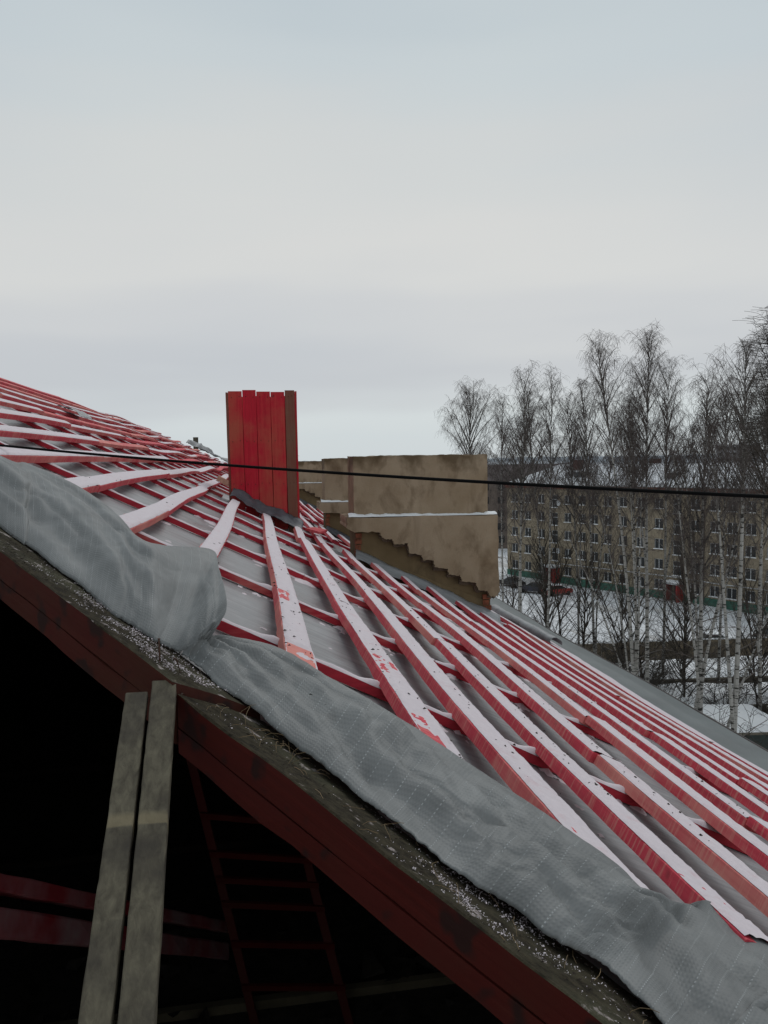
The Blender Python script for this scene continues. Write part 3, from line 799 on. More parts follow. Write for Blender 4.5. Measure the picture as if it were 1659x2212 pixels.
    part('ledge_snow', mesh('ledge_snow', vs, fs, M_snow, True), root)
    # lumps of snow caught on the steps
    crumple('flashing', lambda u, v: S(1.25+dx+1.95*u, Y-.34+.30*v+.04*fbm(u*5, 1), -.03+.10*v*v+.03*fbm(u*7, v*3)), 44, 6, M_flash if Y > 12 else M_membrane, root)
    return root
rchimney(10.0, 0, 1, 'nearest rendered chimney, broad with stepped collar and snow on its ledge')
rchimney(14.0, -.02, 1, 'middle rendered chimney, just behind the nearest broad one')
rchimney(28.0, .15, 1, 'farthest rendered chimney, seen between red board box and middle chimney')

# membrane leftovers on the roof
o = crumple('membrane_roll', lambda u, v: S(3.70+.08*cos(v*5.2)+.02*fbm(u*9, v*2)+.25*u, 11.8-2.0*u, .05+.065*sin(v*5.2)+.015*fbm(u*6, v*5)), 30, 14, M_membrane, None)
tag(o, 'half unrolled grey membrane roll lying behind the nearest chimney foot', 'roll')
o = crumple('membrane_heap', lambda u, v: S(-3.0+2.6*u, 35.0+4.0*u+1.0*v, .05+.16*abs(fbm(u*5, v*3+2))+.20*sin(pi*v)*(.6+.6*fbm(u*3,1))+.05*fbm(u*13, v*5)), 46, 12, M_membrane, None)
tag(o, 'heap of crumpled grey membrane on the far roof corner', 'sheet')
o = crumple('membrane_scrap', lambda u, v: S(-2.92+.35*u, 12.2+.9*v, .05+.05*sin(pi*u)+.02*fbm(u*5, v*4)), 12, 14, M_membrane, None)
tag(o, 'small grey membrane scrap lying on upper left battens', 'sheet')
mb = MB(); mb.beam((-2.72, 37.2, CZ+1.32), (-2.72, 37.2, CZ+.4), (1, 0, 0), (0, -1, 0), .22, .12, 3, .01)
tag(new_obj('vent_post', mb.me('vent_post', M_grey)), 'short grey post standing at the far roof corner', 'post')
# brick left lying beside the box, snowed over
mb = MB(); p = S(-.62, 12.4, .10)
mb.beam(p, p+Vector((.20, -.2, -.10)), (0, 1, 0), NRM, .13, .08, 3, .008); o = new_obj('loose_brick', mb.me('loose_brick', simple('pale_brick', (.45,.25,.18), .9, .3, 12)))
tag(o, 'snow dusted loose brick lying left of the red box', 'brick')
for i, (x, y) in enumerate(((.66, 10.2), (.72, 10.6))):
    mb = MB(); p = S(x, y, .05); mb.beam(p, p+Vector((.16, -.25, -.03)), (.6, .5, 0), NRM, .12, .03, 2, .004)
    tag(new_obj('wood_offcut', mb.me('wood_offcut', M_batten)), ('red board offcut leaning at the right foot of the red box', 'smaller red offcut behind the first, right of the red box')[i], 'offcut')

# ------------------------------------------------------------------ cable
P0 = Vector((-1.372, 4.503, .129)); P1 = Vector((1.642, 2.258, -.135)); d = P1-P0
pts = []
for i in range(61):
    t = -.25+1.6*i/60; p = P0+d*t; p.z += .055*((t-.5)**2*4-1)*.4; pts.append((p.x, p.y, p.z+CZ))
mb = MB(); mb.tube(pts, .0064, 8)
tag(new_obj('cable', mb.me('cable', M_black, True)), 'thick black cable strung across the picture above the roof', 'cable')

# ------------------------------------------------------------------ things inside the attic
lad = empty('ladder', (0, 4.1, zF), 'dark red wooden ladder leaning in the black attic', 'ladder')
Lt, Lb, Rt, Rb = (Vector((-.40, 4.24, CZ-1.58)), Vector((-.085, 4.09, zF+.0)), Vector((.10, 4.15, CZ-1.66)), Vector((.425, 4.0, zF+.0)))
for a, b in ((Lt, Lb), (Rt, Rb)):
    mb = MB(); mb.beam(a, b, (1, -.2, 0), (0, -1, .1), .05, .03, 6, .001, bev=.004); part('stile', mb.me('stile', M_ladder), lad)
for t in (.22, .36, .455, .545, .69, .85):
    mb = MB(); a = Lt.lerp(Lb, t)+Vector((-.02, -.015, 0)); b = Rt.lerp(Rb, t)+Vector((.03, -.015, 0)); mb.beam(a, b, (0, -.3, 1), (0, -1, 0), .038, .025, 3, .001); part('rung', mb.me('rung', M_ladder), lad)
for i, (o1, wd, lb) in enumerate(((.0, .055, 'upper dirty red beam sloping into the attic on the left'), (-.105, .085, 'lower brighter red beam sloping into the attic on the left'))):
    mb = MB(); a = Vector((-1.02, 1.84, CZ-.79+o1)); b = Vector((-.27, 4.30, CZ-2.58+o1*1.2))
    mb.beam(a, b, (1, -.3, 0), (0, .35, 1), .10, wd, 20, .003, bev=.006)
    tag(new_obj('attic_beam', mb.me('attic_beam', M_intred)), lb, 'beam')
rubble = MB()
for i in range(260):
    x = rr.uniform(-3, 1.5); y = rr.uniform(1.5, 5); s_ = rr.uniform(.02, .12); p = Vector((x, y, zF+s_*.3))
    q = [p+Vector((rr.uniform(-s_, s_), rr.uniform(-s_, s_), rr.uniform(0, s_*.6))) for _ in range(5)]
    rubble.add(q, [(0, 1, 2), (0, 2, 3), (0, 3, 1), (1, 3, 4), (2, 1, 4), (3, 2, 4)])
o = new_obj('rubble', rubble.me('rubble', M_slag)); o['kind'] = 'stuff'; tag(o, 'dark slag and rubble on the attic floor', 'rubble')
exec_late = True

# ------------------------------------------------------------------ block of flats opposite
A2 = Vector((54.4, 92.8, 0)); u2 = Vector((-9.3, 19.4, 0)).normalized(); n2_ = Vector((-u2.y, u2.x, 0)).normalized()
if n2_.dot(A2) > 0: n2_ = -n2_         # towards the camera
ang = math.atan2(u2.y, u2.x)
flat = empty('block_of_flats', A2, 'long five storey tan block of flats behind the birches', 'building')
flat.rotation_euler = (0, 0, ang)      # local +x runs away to the left end, +y away from or towards camera
sgn = 1 if Vector((-sin(ang), cos(ang), 0)).dot(n2_) > 0 else -1
S0, S1 = -62.0, 31.6; HB = 15.0
M_flat = plaster('flats_render', (.205,.172,.125), (.285,.24,.175), (.15,.10,.07), .6)
M_flat_o = plaster('flats_orange_patch', (.26,.15,.08), (.30,.18,.09), (.2,.1,.06), .5)
M_green = simple('green_plinth', (.04,.115,.085), .85, .35, 1.2)
M_frame = simple('white_frame', (.48,.49,.50), .6, .1)
M_pane = simple('dark_pane', (.02,.023,.025), .25, .5, .8, .25, bump=0)
M_door = simple('red_door', (.22,.02,.018), .6, .2)
M_cornice = simple('red_brown_cornice', (.15,.055,.04), .9, .3, 1)
def fp(s, d, z): return (s, d*sgn, z)    # d = metres in front of the wall
def pset(name, mb, mat, parent=flat):
    o = new_obj(name, mb.me(name, mat), parent); return o
def fbox(mb, s0, s1, d0, d1, z0, z1): mb.box(min(s0, s1), max(s0, s1), min(d0*sgn, d1*sgn), max(d0*sgn, d1*sgn), z0, z1)
per = 21.25
cols = []     # (centre, width, z0 offset, z1 offset, kind)
for kk in range(-3, 2):
    b = kk*per
    for s in (-10.0,-7.6,-5.35,-2.6): cols.append((b+s, 'w'))
    for s in (2.8, 5.7, 8.6): cols.append((b+s, 'w'))
    cols.append((b, 's'))
cols = sorted([c for c in cols if S0+1.2 < c[0] < S1-1], key=lambda c: c[0])
cols += [(26.4, 'w'), (30.2, 'w'), (23.9, 'w')] if not any(abs(c[0]-26.4) < 1.2 for c in cols) else []
openings = []
for s, k in cols:
    if k == 'w':
        for fl in range(5):
            z1 = 19-5.5-2.72*fl; openings.append((s-.68, s+.68, z1-1.38, z1, 'w'))
    else:
        for fl in range(4):
            z1 = 19-5.5-2.74*fl; openings.append((s-.62, s+.62, z1-1.95, z1, 's'))
ops = sorted(set(openings))
# wall with real openings: columns of strips
mb = MB(); xcur = S0
scols = {}
for o_ in ops: scols.setdefault((o_[0], o_[1]), []).append(o_)
for (a, b) in sorted(scols):
    if a > xcur+1e-4: mb.add([fp(xcur, 0, .9), fp(a, 0, .9), fp(a, 0, HB), fp(xcur, 0, HB)], [(0, 1, 2, 3)])
    zz = .9
    for o_ in sorted(scols[(a, b)], key=lambda q: q[2]):
        mb.add([fp(a, 0, zz), fp(b, 0, zz), fp(b, 0, o_[2]), fp(a, 0, o_[2])], [(0, 1, 2, 3)]); zz = o_[3]
        D = -.18
        for quad in ([fp(a, 0, o_[2]), fp(a, 0, o_[3]), fp(a, D, o_[3]), fp(a, D, o_[2])], [fp(b, 0, o_[2]), fp(b, 0, o_[3]), fp(b, D, o_[3]), fp(b, D, o_[2])],
                     [fp(a, 0, o_[2]), fp(b, 0, o_[2]), fp(b, D, o_[2]), fp(a, D, o_[2])], [fp(a, 0, o_[3]), fp(b, 0, o_[3]), fp(b, D, o_[3]), fp(a, D, o_[3])]):
            mb.add(quad, [(0, 1, 2, 3)])
    mb.add([fp(a, 0, zz), fp(b, 0, zz), fp(b, 0, HB), fp(a, 0, HB)], [(0, 1, 2, 3)]); xcur = b
mb.add([fp(xcur, 0, .9), fp(S1, 0, .9), fp(S1, 0, HB), fp(xcur, 0, HB)], [(0, 1, 2, 3)])
mb.add([fp(S1, 0, 0), fp(S1, -12, 0), fp(S1, -12, HB), fp(S1, 0, HB)], [(0, 1, 2, 3)])
mb.add([fp(S0, 0, 0), fp(S0, -12, 0), fp(S0, -12, HB), fp(S0, 0, HB)], [(0, 1, 2, 3)])
mb.add([fp(S0, -12, 0), fp(S1, -12, 0), fp(S1, -12, HB), fp(S0, -12, HB)], [(0, 1, 2, 3)])
pset('wall', mb, M_flat)
mb = MB(); fbox(mb, S0-.03, S1+.04, .05, -.3, -.3, 1.0); pset('plinth', mb, M_green)
mb = MB(); fbox(mb, 24.9, 29.2, .012, -.05, 1.0, 9.3); 
# windows: shared meshes
def win_meshes(wd, ht, kind):
    f = MB(); t = .07
    for (a, b, c, d) in ((-wd/2, -wd/2+t, 0, ht), (wd/2-t, wd/2, 0, ht), (-wd/2, wd/2, 0, t), (-wd/2, wd/2, ht-t, ht)): fbox(f, a, b, -.11, -.17, c, d)
    if kind == 'w': fbox(f, -.04, .04, -.105, -.17, t, ht-t)
    else: fbox(f, -wd/2+t, wd/2-t, -.105, -.17, ht*.62, ht*.62+.07)
    p = MB(); fbox(p, -wd/2+t, wd/2-t, -.14, -.15, t, ht-t)
    s = MB(); fbox(s, -wd/2-.06, wd/2+.06, .14, -.10, -.04, .055)
    return f.me('window', M_frame), p.me('pane', M_pane), s.me('sill_snow', M_snow)
WM = {'w': win_meshes(1.36, 1.38, 'w'), 's': win_meshes(1.24, 1.95, 's')}
nwin = 0
for (a, b, z0, z1, k) in ops:
    fm, pm, sm_ = WM[k]
    o = new_obj('window', fm, flat); o.location = ((a+b)/2, 0, z0); nwin += 1
    c = new_obj('pane', pm, o)
    s = new_obj('sill_snow', sm_, o)
# cornice, roof
mb = MB(); fbox(mb, S0-.4, S1+.4, .42, -.2, HB-.55, HB); pset('cornice', mb, M_cornice)
def snowroof():
    m = M('snowy_slate_roof', .8, .2)
    rib = m.n.new('ShaderNodeTexWave'); rib.inputs['Scale'].default_value = 2.6; m.l(m.map((1, 0, 0)), rib.inputs['Vector'])
    a = m.noise(m.map((.35, 1, 1)), .33, 5, .62); b = m.noise(m.map((1,1,1)), 1.6, 4, .6)
    f = m.math('ADD', a, m.math('MULTIPLY', m.math('SUBTRACT', rib.outputs['Fac'], .5), .12)); f = m.math('ADD', f, m.math('MULTIPLY', m.math('SUBTRACT', b, .5), .35))
    m.color(m.mix(m.ramp(f, [(.34, 0), (.46, 1)]), (.13,.13,.135), (.78,.79,.81))).bump(rib.outputs['Fac'], .5, .06); return m.m
M_sroof = snowroof()
def flat_roof(parent, S0, S1, HB, W, rise, mat, name='roof'):
    e = .55; mb = MB()
    a = [fp(S0-e, e, HB+.02), fp(S1+e, e, HB+.02), fp(S1+e, -W-e, HB+.02), fp(S0-e, -W-e, HB+.02)]
    r1 = fp(S0+W/2, -W/2, HB+rise); r2 = fp(S1-W/2, -W/2, HB+rise)
    mb.add(a+[r1, r2], [(0, 1, 5, 4), (1, 2, 5), (2, 3, 4, 5), (3, 0, 4), (3, 2, 1, 0)])
    return pset(name, mb, mat, parent)
rf = flat_roof(flat, S0, S1, HB, 12, 3.1, M_sroof)
mb = MB(); mb.tube([fp(S0-.6, .56, HB+.03), fp(S1+.6, .56, HB+.03)], .06, 5); new_obj('gutter', mb.me('gutter', M_frame), rf)
M_darkroof = simple('dark_grey_roof', (.07,.075,.08), .8, .3, .5)
M_rbrown = simple('dark_red_brick', (.09,.04,.035), .9, .3, 2)
for (s, d, hh, ww) in ((2.4, -2.6, 1.15, 1.5), (-18.5, -2.6, 1.15, 1.5), (-40, -2.6, 1.15, 1.5), (18.0, -2.8, 1.2, 2.0)):
    mb = MB(); z = HB+2.0*(-d)/6*.9; fbox(mb, s-ww/2, s+ww/2, d+.9, d-1.6, z-.6, z+hh-.1); dm = new_obj('dormer', mb.me('dormer', M_darkroof), rf)
for (s, d) in ((20.4, -4), (8.2, -6.3), (-10, -6.3), (-33, -6)):
    mb = MB(); z = HB+2.9; fbox(mb, s-.7, s+.7, d, d-.8, z-2.2, z+.9); new_obj('chimney', mb.me('chimney', M_rbrown), rf)
# entrances
for s in (0, per, -per, -2*per):
    mb = MB(); fbox(mb, s-1.0, s+1.0, 1.5, 0, 2.35, 2.55); en = pset('entrance', mb, M_frame)
    for k in (-1, 1):
        mb = MB(); fbox(mb, s+k*.85-.12, s+k*.85+.12, 1.35, .02, 0, 2.34); new_obj('side_wall', mb.me('side_wall', M_door), en)
    mb = MB(); fbox(mb, s-.72, s+(.72 if s else .3), .10, .02, 0, 2.1); new_obj('door', mb.me('door', M_door if s else M_pane), en)
    mb = MB(); fbox(mb, s-1.05, s+1.05, 1.55, -.02, 2.56, 2.74); new_obj('canopy_snow', mb.me('canopy_snow', M_snow), en)
mb = MB(); mb.tube([fp(S0, .25, 3.05), fp(-6, .25, 3.0), fp(-1.6, .25, 3.15), fp(1.6, .25, 3.2), fp(20, .25, 3.0)], .06, 5); pset('heating_pipe', mb, M_frame)
for s in (-3.9, 13.8): 
    mb = MB(); mb.tube([fp(s, .12, .8), fp(s, .12, HB-.5)], .06, 6); pset('downpipe', mb, simple('downpipe_metal', (.06,.05,.045), .7))
for (s, z) in ((20.1, 5.0), (20.0, 12.3)):
    mb = MB()
    N = 14
    c = Vector(fp(s, .45, z)); vs = [c]+[c+Vector((.42*cos(2*pi*i/N), .12*sgn*1, .42*sin(2*pi*i/N))) for i in range(N)]
    mb.add(vs, [(0, 1+i, 1+(i+1) % N) for i in range(N)]); mb.tube([c, Vector(fp(s, 0, z-.2))], .03, 5)
    pset('satellite_dish', mb, M_frame)

# far buildings
def slab(name, x, y, L, W, Hh, rot, mat, roofm, label, floors, nc, wm=None, hip=2.2):
    r = empty(name, (x, y, 0), label, 'building'); r.rotation_euler = (0, 0, rot)
    mb = MB(); mb.box(-L/2, L/2, 0, W, 0, Hh); new_obj('wall', mb.me('wall', mat), r)
    mb = MB(); e = .5
    if hip > .5: mb.add([(-L/2-e,-e,Hh+.01),(L/2+e,-e,Hh+.01),(L/2+e,W+e,Hh+.01),(-L/2-e,W+e,Hh+.01),(-L/2+W/2,W/2,Hh+hip),(L/2-W/2,W/2,Hh+hip)], [(0,1,5,4),(1,2,5),(2,3,4,5),(3,0,4),(3,2,1,0)])
    else: mb.box(-L/2-.2, L/2+.2, -.2, W+.2, Hh+.01, Hh+.5)
    new_obj('roof', mb.me('roof', roofm), r)
    f = MB(); f.box(-.7, .7, -.05, .1, 0, 1.4); fm = f.me('window', M_pane)
    for i in range(nc):
        for j in range(floors):
            o = new_obj('window', fm, r); o.location = (-L/2+(i+.5)*L/nc, 0, 1.3+j*(Hh-.6)/floors)
    return r
M_farwall = simple('far_brown_wall', (.12,.095,.08), .9, .25, .4)
M_farpale = simple('far_pale_wall', (.26,.26,.27), .9, .15, .3)
slab('brown_house', 50, 158, 46, 12, 14.6, radians(-12), M_farwall, simple('dark_roof', (.075,.06,.06), .85, .3, .4), 'dark roofed brown house behind left end of the tan block', 5, 14, hip=3.4)
slab('tower_block', 250, 368, 20, 14, 24.5, radians(-30), M_farpale, M_sroof, 'pale grey tower block on skyline, left of its pair', 8, 6, hip=0)
slab('tower_block', 268, 352, 16, 14, 23.6, radians(-30), M_farpale, M_sroof, 'pale grey tower block on skyline, shorter one of the pair', 8, 5, hip=0)
slab('long_shed', 300, 250, 110, 20, 20.2, radians(-45), M_farwall, M_sroof, 'long snowy roofed hall at the far right skyline', 1, 12, hip=2.5)
slab('small_house', 20, 230, 30, 12, 14, radians(0), M_farwall, M_darkroof, 'distant dark roofed house just right of the nearest chimney', 4, 9, hip=3)

# ------------------------------------------------------------------ yard: fence, sheds, cars, person
M_fence = simple('brown_fence_board', (.145,.115,.078), .9, .4, 3)
fen = empty('board_fence', (38, 66.6, 0), 'weathered brown board fence topped with snow between trees', 'fence')
fa = Vector((22.0, 67.2, 0)); fb = Vector((56.0, 63.3, 0)); fdir = (fb-fa).normalized(); nb = 92; bw = (fb-fa).length/nb
for i in range(nb):
    p = fa+fdir*(i*bw); mb = MB(); q = p+fdir*(bw-.02); nn = Vector((-fdir.y, fdir.x, 0))*.03
    h = 1.85+rr.uniform(-.05, .05); j = nn*rr.uniform(-.4, .4)
    zz = ground_h(p.x, p.y)-.1
    mb.add([p-nn+j+Vector((0,0,zz)), q-nn+j+Vector((0,0,zz)), q+nn+j+Vector((0,0,zz)), p+nn+j+Vector((0,0,zz)), p-nn+j+Vector((0,0,h)), q-nn+j+Vector((0,0,h)), q+nn+j+Vector((0,0,h)), p+nn+j+Vector((0,0,h))],
           [(3,2,1,0),(4,5,6,7),(0,1,5,4),(1,2,6,5),(2,3,7,6),(3,0,4,7)])
    part('board', mb.me('board', M_fence), fen)
mb = MB(); mb.tube([fa+Vector((0,0,1.95)), fb+Vector((0,0,1.95))], .07, 6); part('snow_cap', mb.me('snow_cap', M_snow), fen)

def mound_shed(name, x, y, L, W, h, rot, th, wallm, label, boards=True):
    """low shed with a thick pillow of snow"""
    r = empty(name, (x, y, 0), label, 'shed'); r.rotation_euler = (0, 0, rot)
    mb = MB(); mb.box(-L/2, L/2, 0, W, -.3, h-.02); new_obj('wall', mb.me('wall', wallm), r)
    mb = MB(); mb.box(-L/2-.25, L/2+.25, -.3, W+.2, h, h+.14); new_obj('roof', mb.me('roof', simple('concrete_slab', (.16,.14,.11), .9)), r)
    vs = []; fs = []; NXX, NYY = 36, 12
    for j in range(NYY+1):
        for i in range(NXX+1):
            u, v = i/NXX, j/NYY; e = min(1, min(u, 1-u)*14)*min(1, min(v, 1-v)*6)
            vs.append((-L/2-.2+(L+.4)*u, -.25+(W+.4)*v, h+.15+e**.5*th*(1+.35*fbm(u*L*.3+x, v*W*.4))))
    for j in range(NYY):
        for i in range(NXX): a = j*(NXX+1)+i; fs.append((a, a+1, a+NXX+2, a+NXX+1))
    new_obj('snow_cap', mesh('snow_cap', vs, fs, M_snow, True), r)
    if boards:
        mb = MB(); mb.box(-.045, .045, -.04, 0, 0, h-.1); bm0 = mb.me('board', wallm)
        for i in range(int(L/.5)):
            o = new_obj('board', bm0, r); o.location = (-L/2+.25+i*.5, 0, 0)
    return r
M_shedwall = simple('shed_wall', (.085,.07,.05), .9, .3, 2)
M_boxm = simple('dark_green_metal', (.045,.06,.055), .6, .3, 2)
mound_shed('shed', 39, 55.0, 20, 4.5, 1.25, radians(-6), .45, M_shedwall, 'low shed with deep snow, nearest below the board fence')
mound_shed('shed', 36, 47.8, 17, 4.0, 1.5, radians(-6), .5, M_shedwall, 'middle low shed with deep snow and brown front slab')
mound_shed('metal_garage', 28.6, 41.4, 5.4, 4.6, 2.2, radians(-8), .35, M_boxm, 'dark green metal garage at the roof edge, snow on top', False)
mound_shed('log_shed', 37.5, 40.5, 9.5, 4.0, 2.3, radians(-5), .35, M_shedwall, 'dark plank shed right of the metal garage', True)

def car(name, x, y, rot, paint, label, snowy=True, scale=1):
    r = empty(name, (x, y, ground_h(x, y)), label, 'car'); r.rotation_euler = (0, 0, rot)
    prof = [(-2.1,.32),(-2.12,.62),(-2.0,.84),(-1.45,.93),(-.55,.98),(.1,.98),(1.0,.98),(1.55,.95),(2.05,.86),(2.12,.55),(2.08,.32)]
    mb = MB(); n = len(prof); vs = []; fs = []
    for k, (yy, sc2) in enumerate(((-.80, .94), (-.74, 1), (.74, 1), (.80, .94))):
        for (a, b) in prof: vs.append((a*(1 if sc2 == 1 else .985), yy, .32+(b-.32)*sc2))
    for k in range(3):
        for i in range(n): j = (i+1) % n; fs.append((k*n+i, k*n+j, (k+1)*n+j, (k+1)*n+i))
    fs += [tuple(reversed(range(n))), tuple(range(3*n, 4*n))]
    mb.add(vs, fs); new_obj('body', mb.me('body', paint), r)
    cab = [(-1.5,.93),(-.95,1.38),(.35,1.42),(1.15,.97)]
    mb = MB(); vs = [(a, s*(.72 if b < 1.2 else .58), b) for s in (-1, 1) for a, b in cab]
    mb.add(vs, [(3,2,1,0),(4,5,6,7),(0,1,5,4),(1,2,6,5),(2,3,7,6),(3,0,4,7)]); cb = new_obj('cabin', mb.me('cabin', M_pane), r)
    mb = MB(); mb.box(-.98, .38, -.60, .60, 1.39, 1.45); new_obj('car_roof', mb.me('car_roof', paint), r)
    w = MB(); w.tube([(0, -.10, 0), (0, .10, 0)], .31, 14); wm = w.me('wheel', M_black)
    for a in (-1.3, 1.32):
        for s in (-.74, .74):
            o = new_obj('wheel', wm, r); o.location = (a, s, .31)
    if snowy:
        for (a, b, z, hw) in ((-1.0, .4, 1.45, .6), (1.1, 2.05, .93, .66), (-2.0, -1.5, .92, .66)):
            mb = MB(); mb.box(a, b, -hw, hw, z, z+.10); new_obj('snow_cap', mb.me('snow_cap', M_snow), r)
    return r
M_rcar = simple('red_car_paint', (.28,.025,.018), .35, .1, 1, .5, bump=0)
M_bcar = simple('dark_blue_car_paint', (.018,.02,.035), .3, .1, 1, .5, bump=0)
M_kcar = simple('black_car_paint', (.012,.012,.013), .3, .1, 1, .5, bump=0)
M_mcar = simple('maroon_car_paint', (.075,.018,.02), .5, .2, 1, .4, bump=0)
car('parked_car', 41.3, 101.5, radians(10), M_rcar, 'small red car with snowy roof near the far entrance')
car('parked_car', 37.5, 109.5, radians(115), M_kcar, 'black car beside nearest chimney, leftmost in the yard', False)
car('parked_car', 38.8, 104.2, radians(140), M_bcar, 'dark blue car parked left of the small red car', False)
car('parked_car', 44.6, 68.9, radians(-15), M_mcar, 'maroon car half buried in snow behind the board fence')
car('parked_car', 51.8, 70.0, radians(12), M_kcar, 'black car behind board fence at the right edge', False)

# person in dark clothes walking by the wall
M_cloth = simple('dark_clothes', (.012,.012,.014), .9, .2, 8); M_skin = simple('skin', (.42,.26,.20), .6, .1)
pr = empty('person', (56.6, 86.3, ground_h(56.6, 86.3)), 'person in dark clothes striding along the green plinth', 'person'); pr.rotation_euler = (0, 0, radians(115)); pr.scale = (.98,)*3
me_ = bpy.data.meshes.new('person_body')
J = [(0,0,.95,.15),(0,0,1.2,.16),(0,0,1.42,.15),(0,0,1.53,.06),(0,0,1.66,.10),(0,0,1.76,.085),
     (.0,.10,.90,.10),(.22,.11,.50,.075),(.34,.11,.08,.05),(.45,.11,.04,.045),
     (.0,-.10,.90,.10),(-.12,-.11,.50,.075),(-.38,-.11,.12,.05),(-.30,-.11,.03,.045),
     (0,.20,1.42,.07),(-.10,.25,1.15,.055),(-.02,.26,.92,.04),(0,-.20,1.42,.07),(.08,-.25,1.15,.055),(.20,-.25,.95,.04)]
E_ = [(0,1),(1,2),(2,3),(3,4),(4,5),(0,6),(6,7),(7,8),(8,9),(0,10),(10,11),(11,12),(12,13),(2,14),(14,15),(15,16),(2,17),(17,18),(18,19)]
me_.from_pydata([j[:3] for j in J], E_, []); me_.materials.append(M_cloth)
bo = new_obj('body', me_, pr); bo.modifiers.new('skin', 'SKIN')
for i, j in enumerate(J): me_.skin_vertices[0].data[i].radius = (j[3], j[3])
me_.skin_vertices[0].data[0].use_root = True
bo.modifiers.new('sub', 'SUBSURF').levels = 1
mb = MB(); mb.tube([(.07,0,1.60),(.09,0,1.68),(.08,0,1.72)], [.05,.075,.05], 8); new_obj('face', mb.me('face', M_skin), pr)

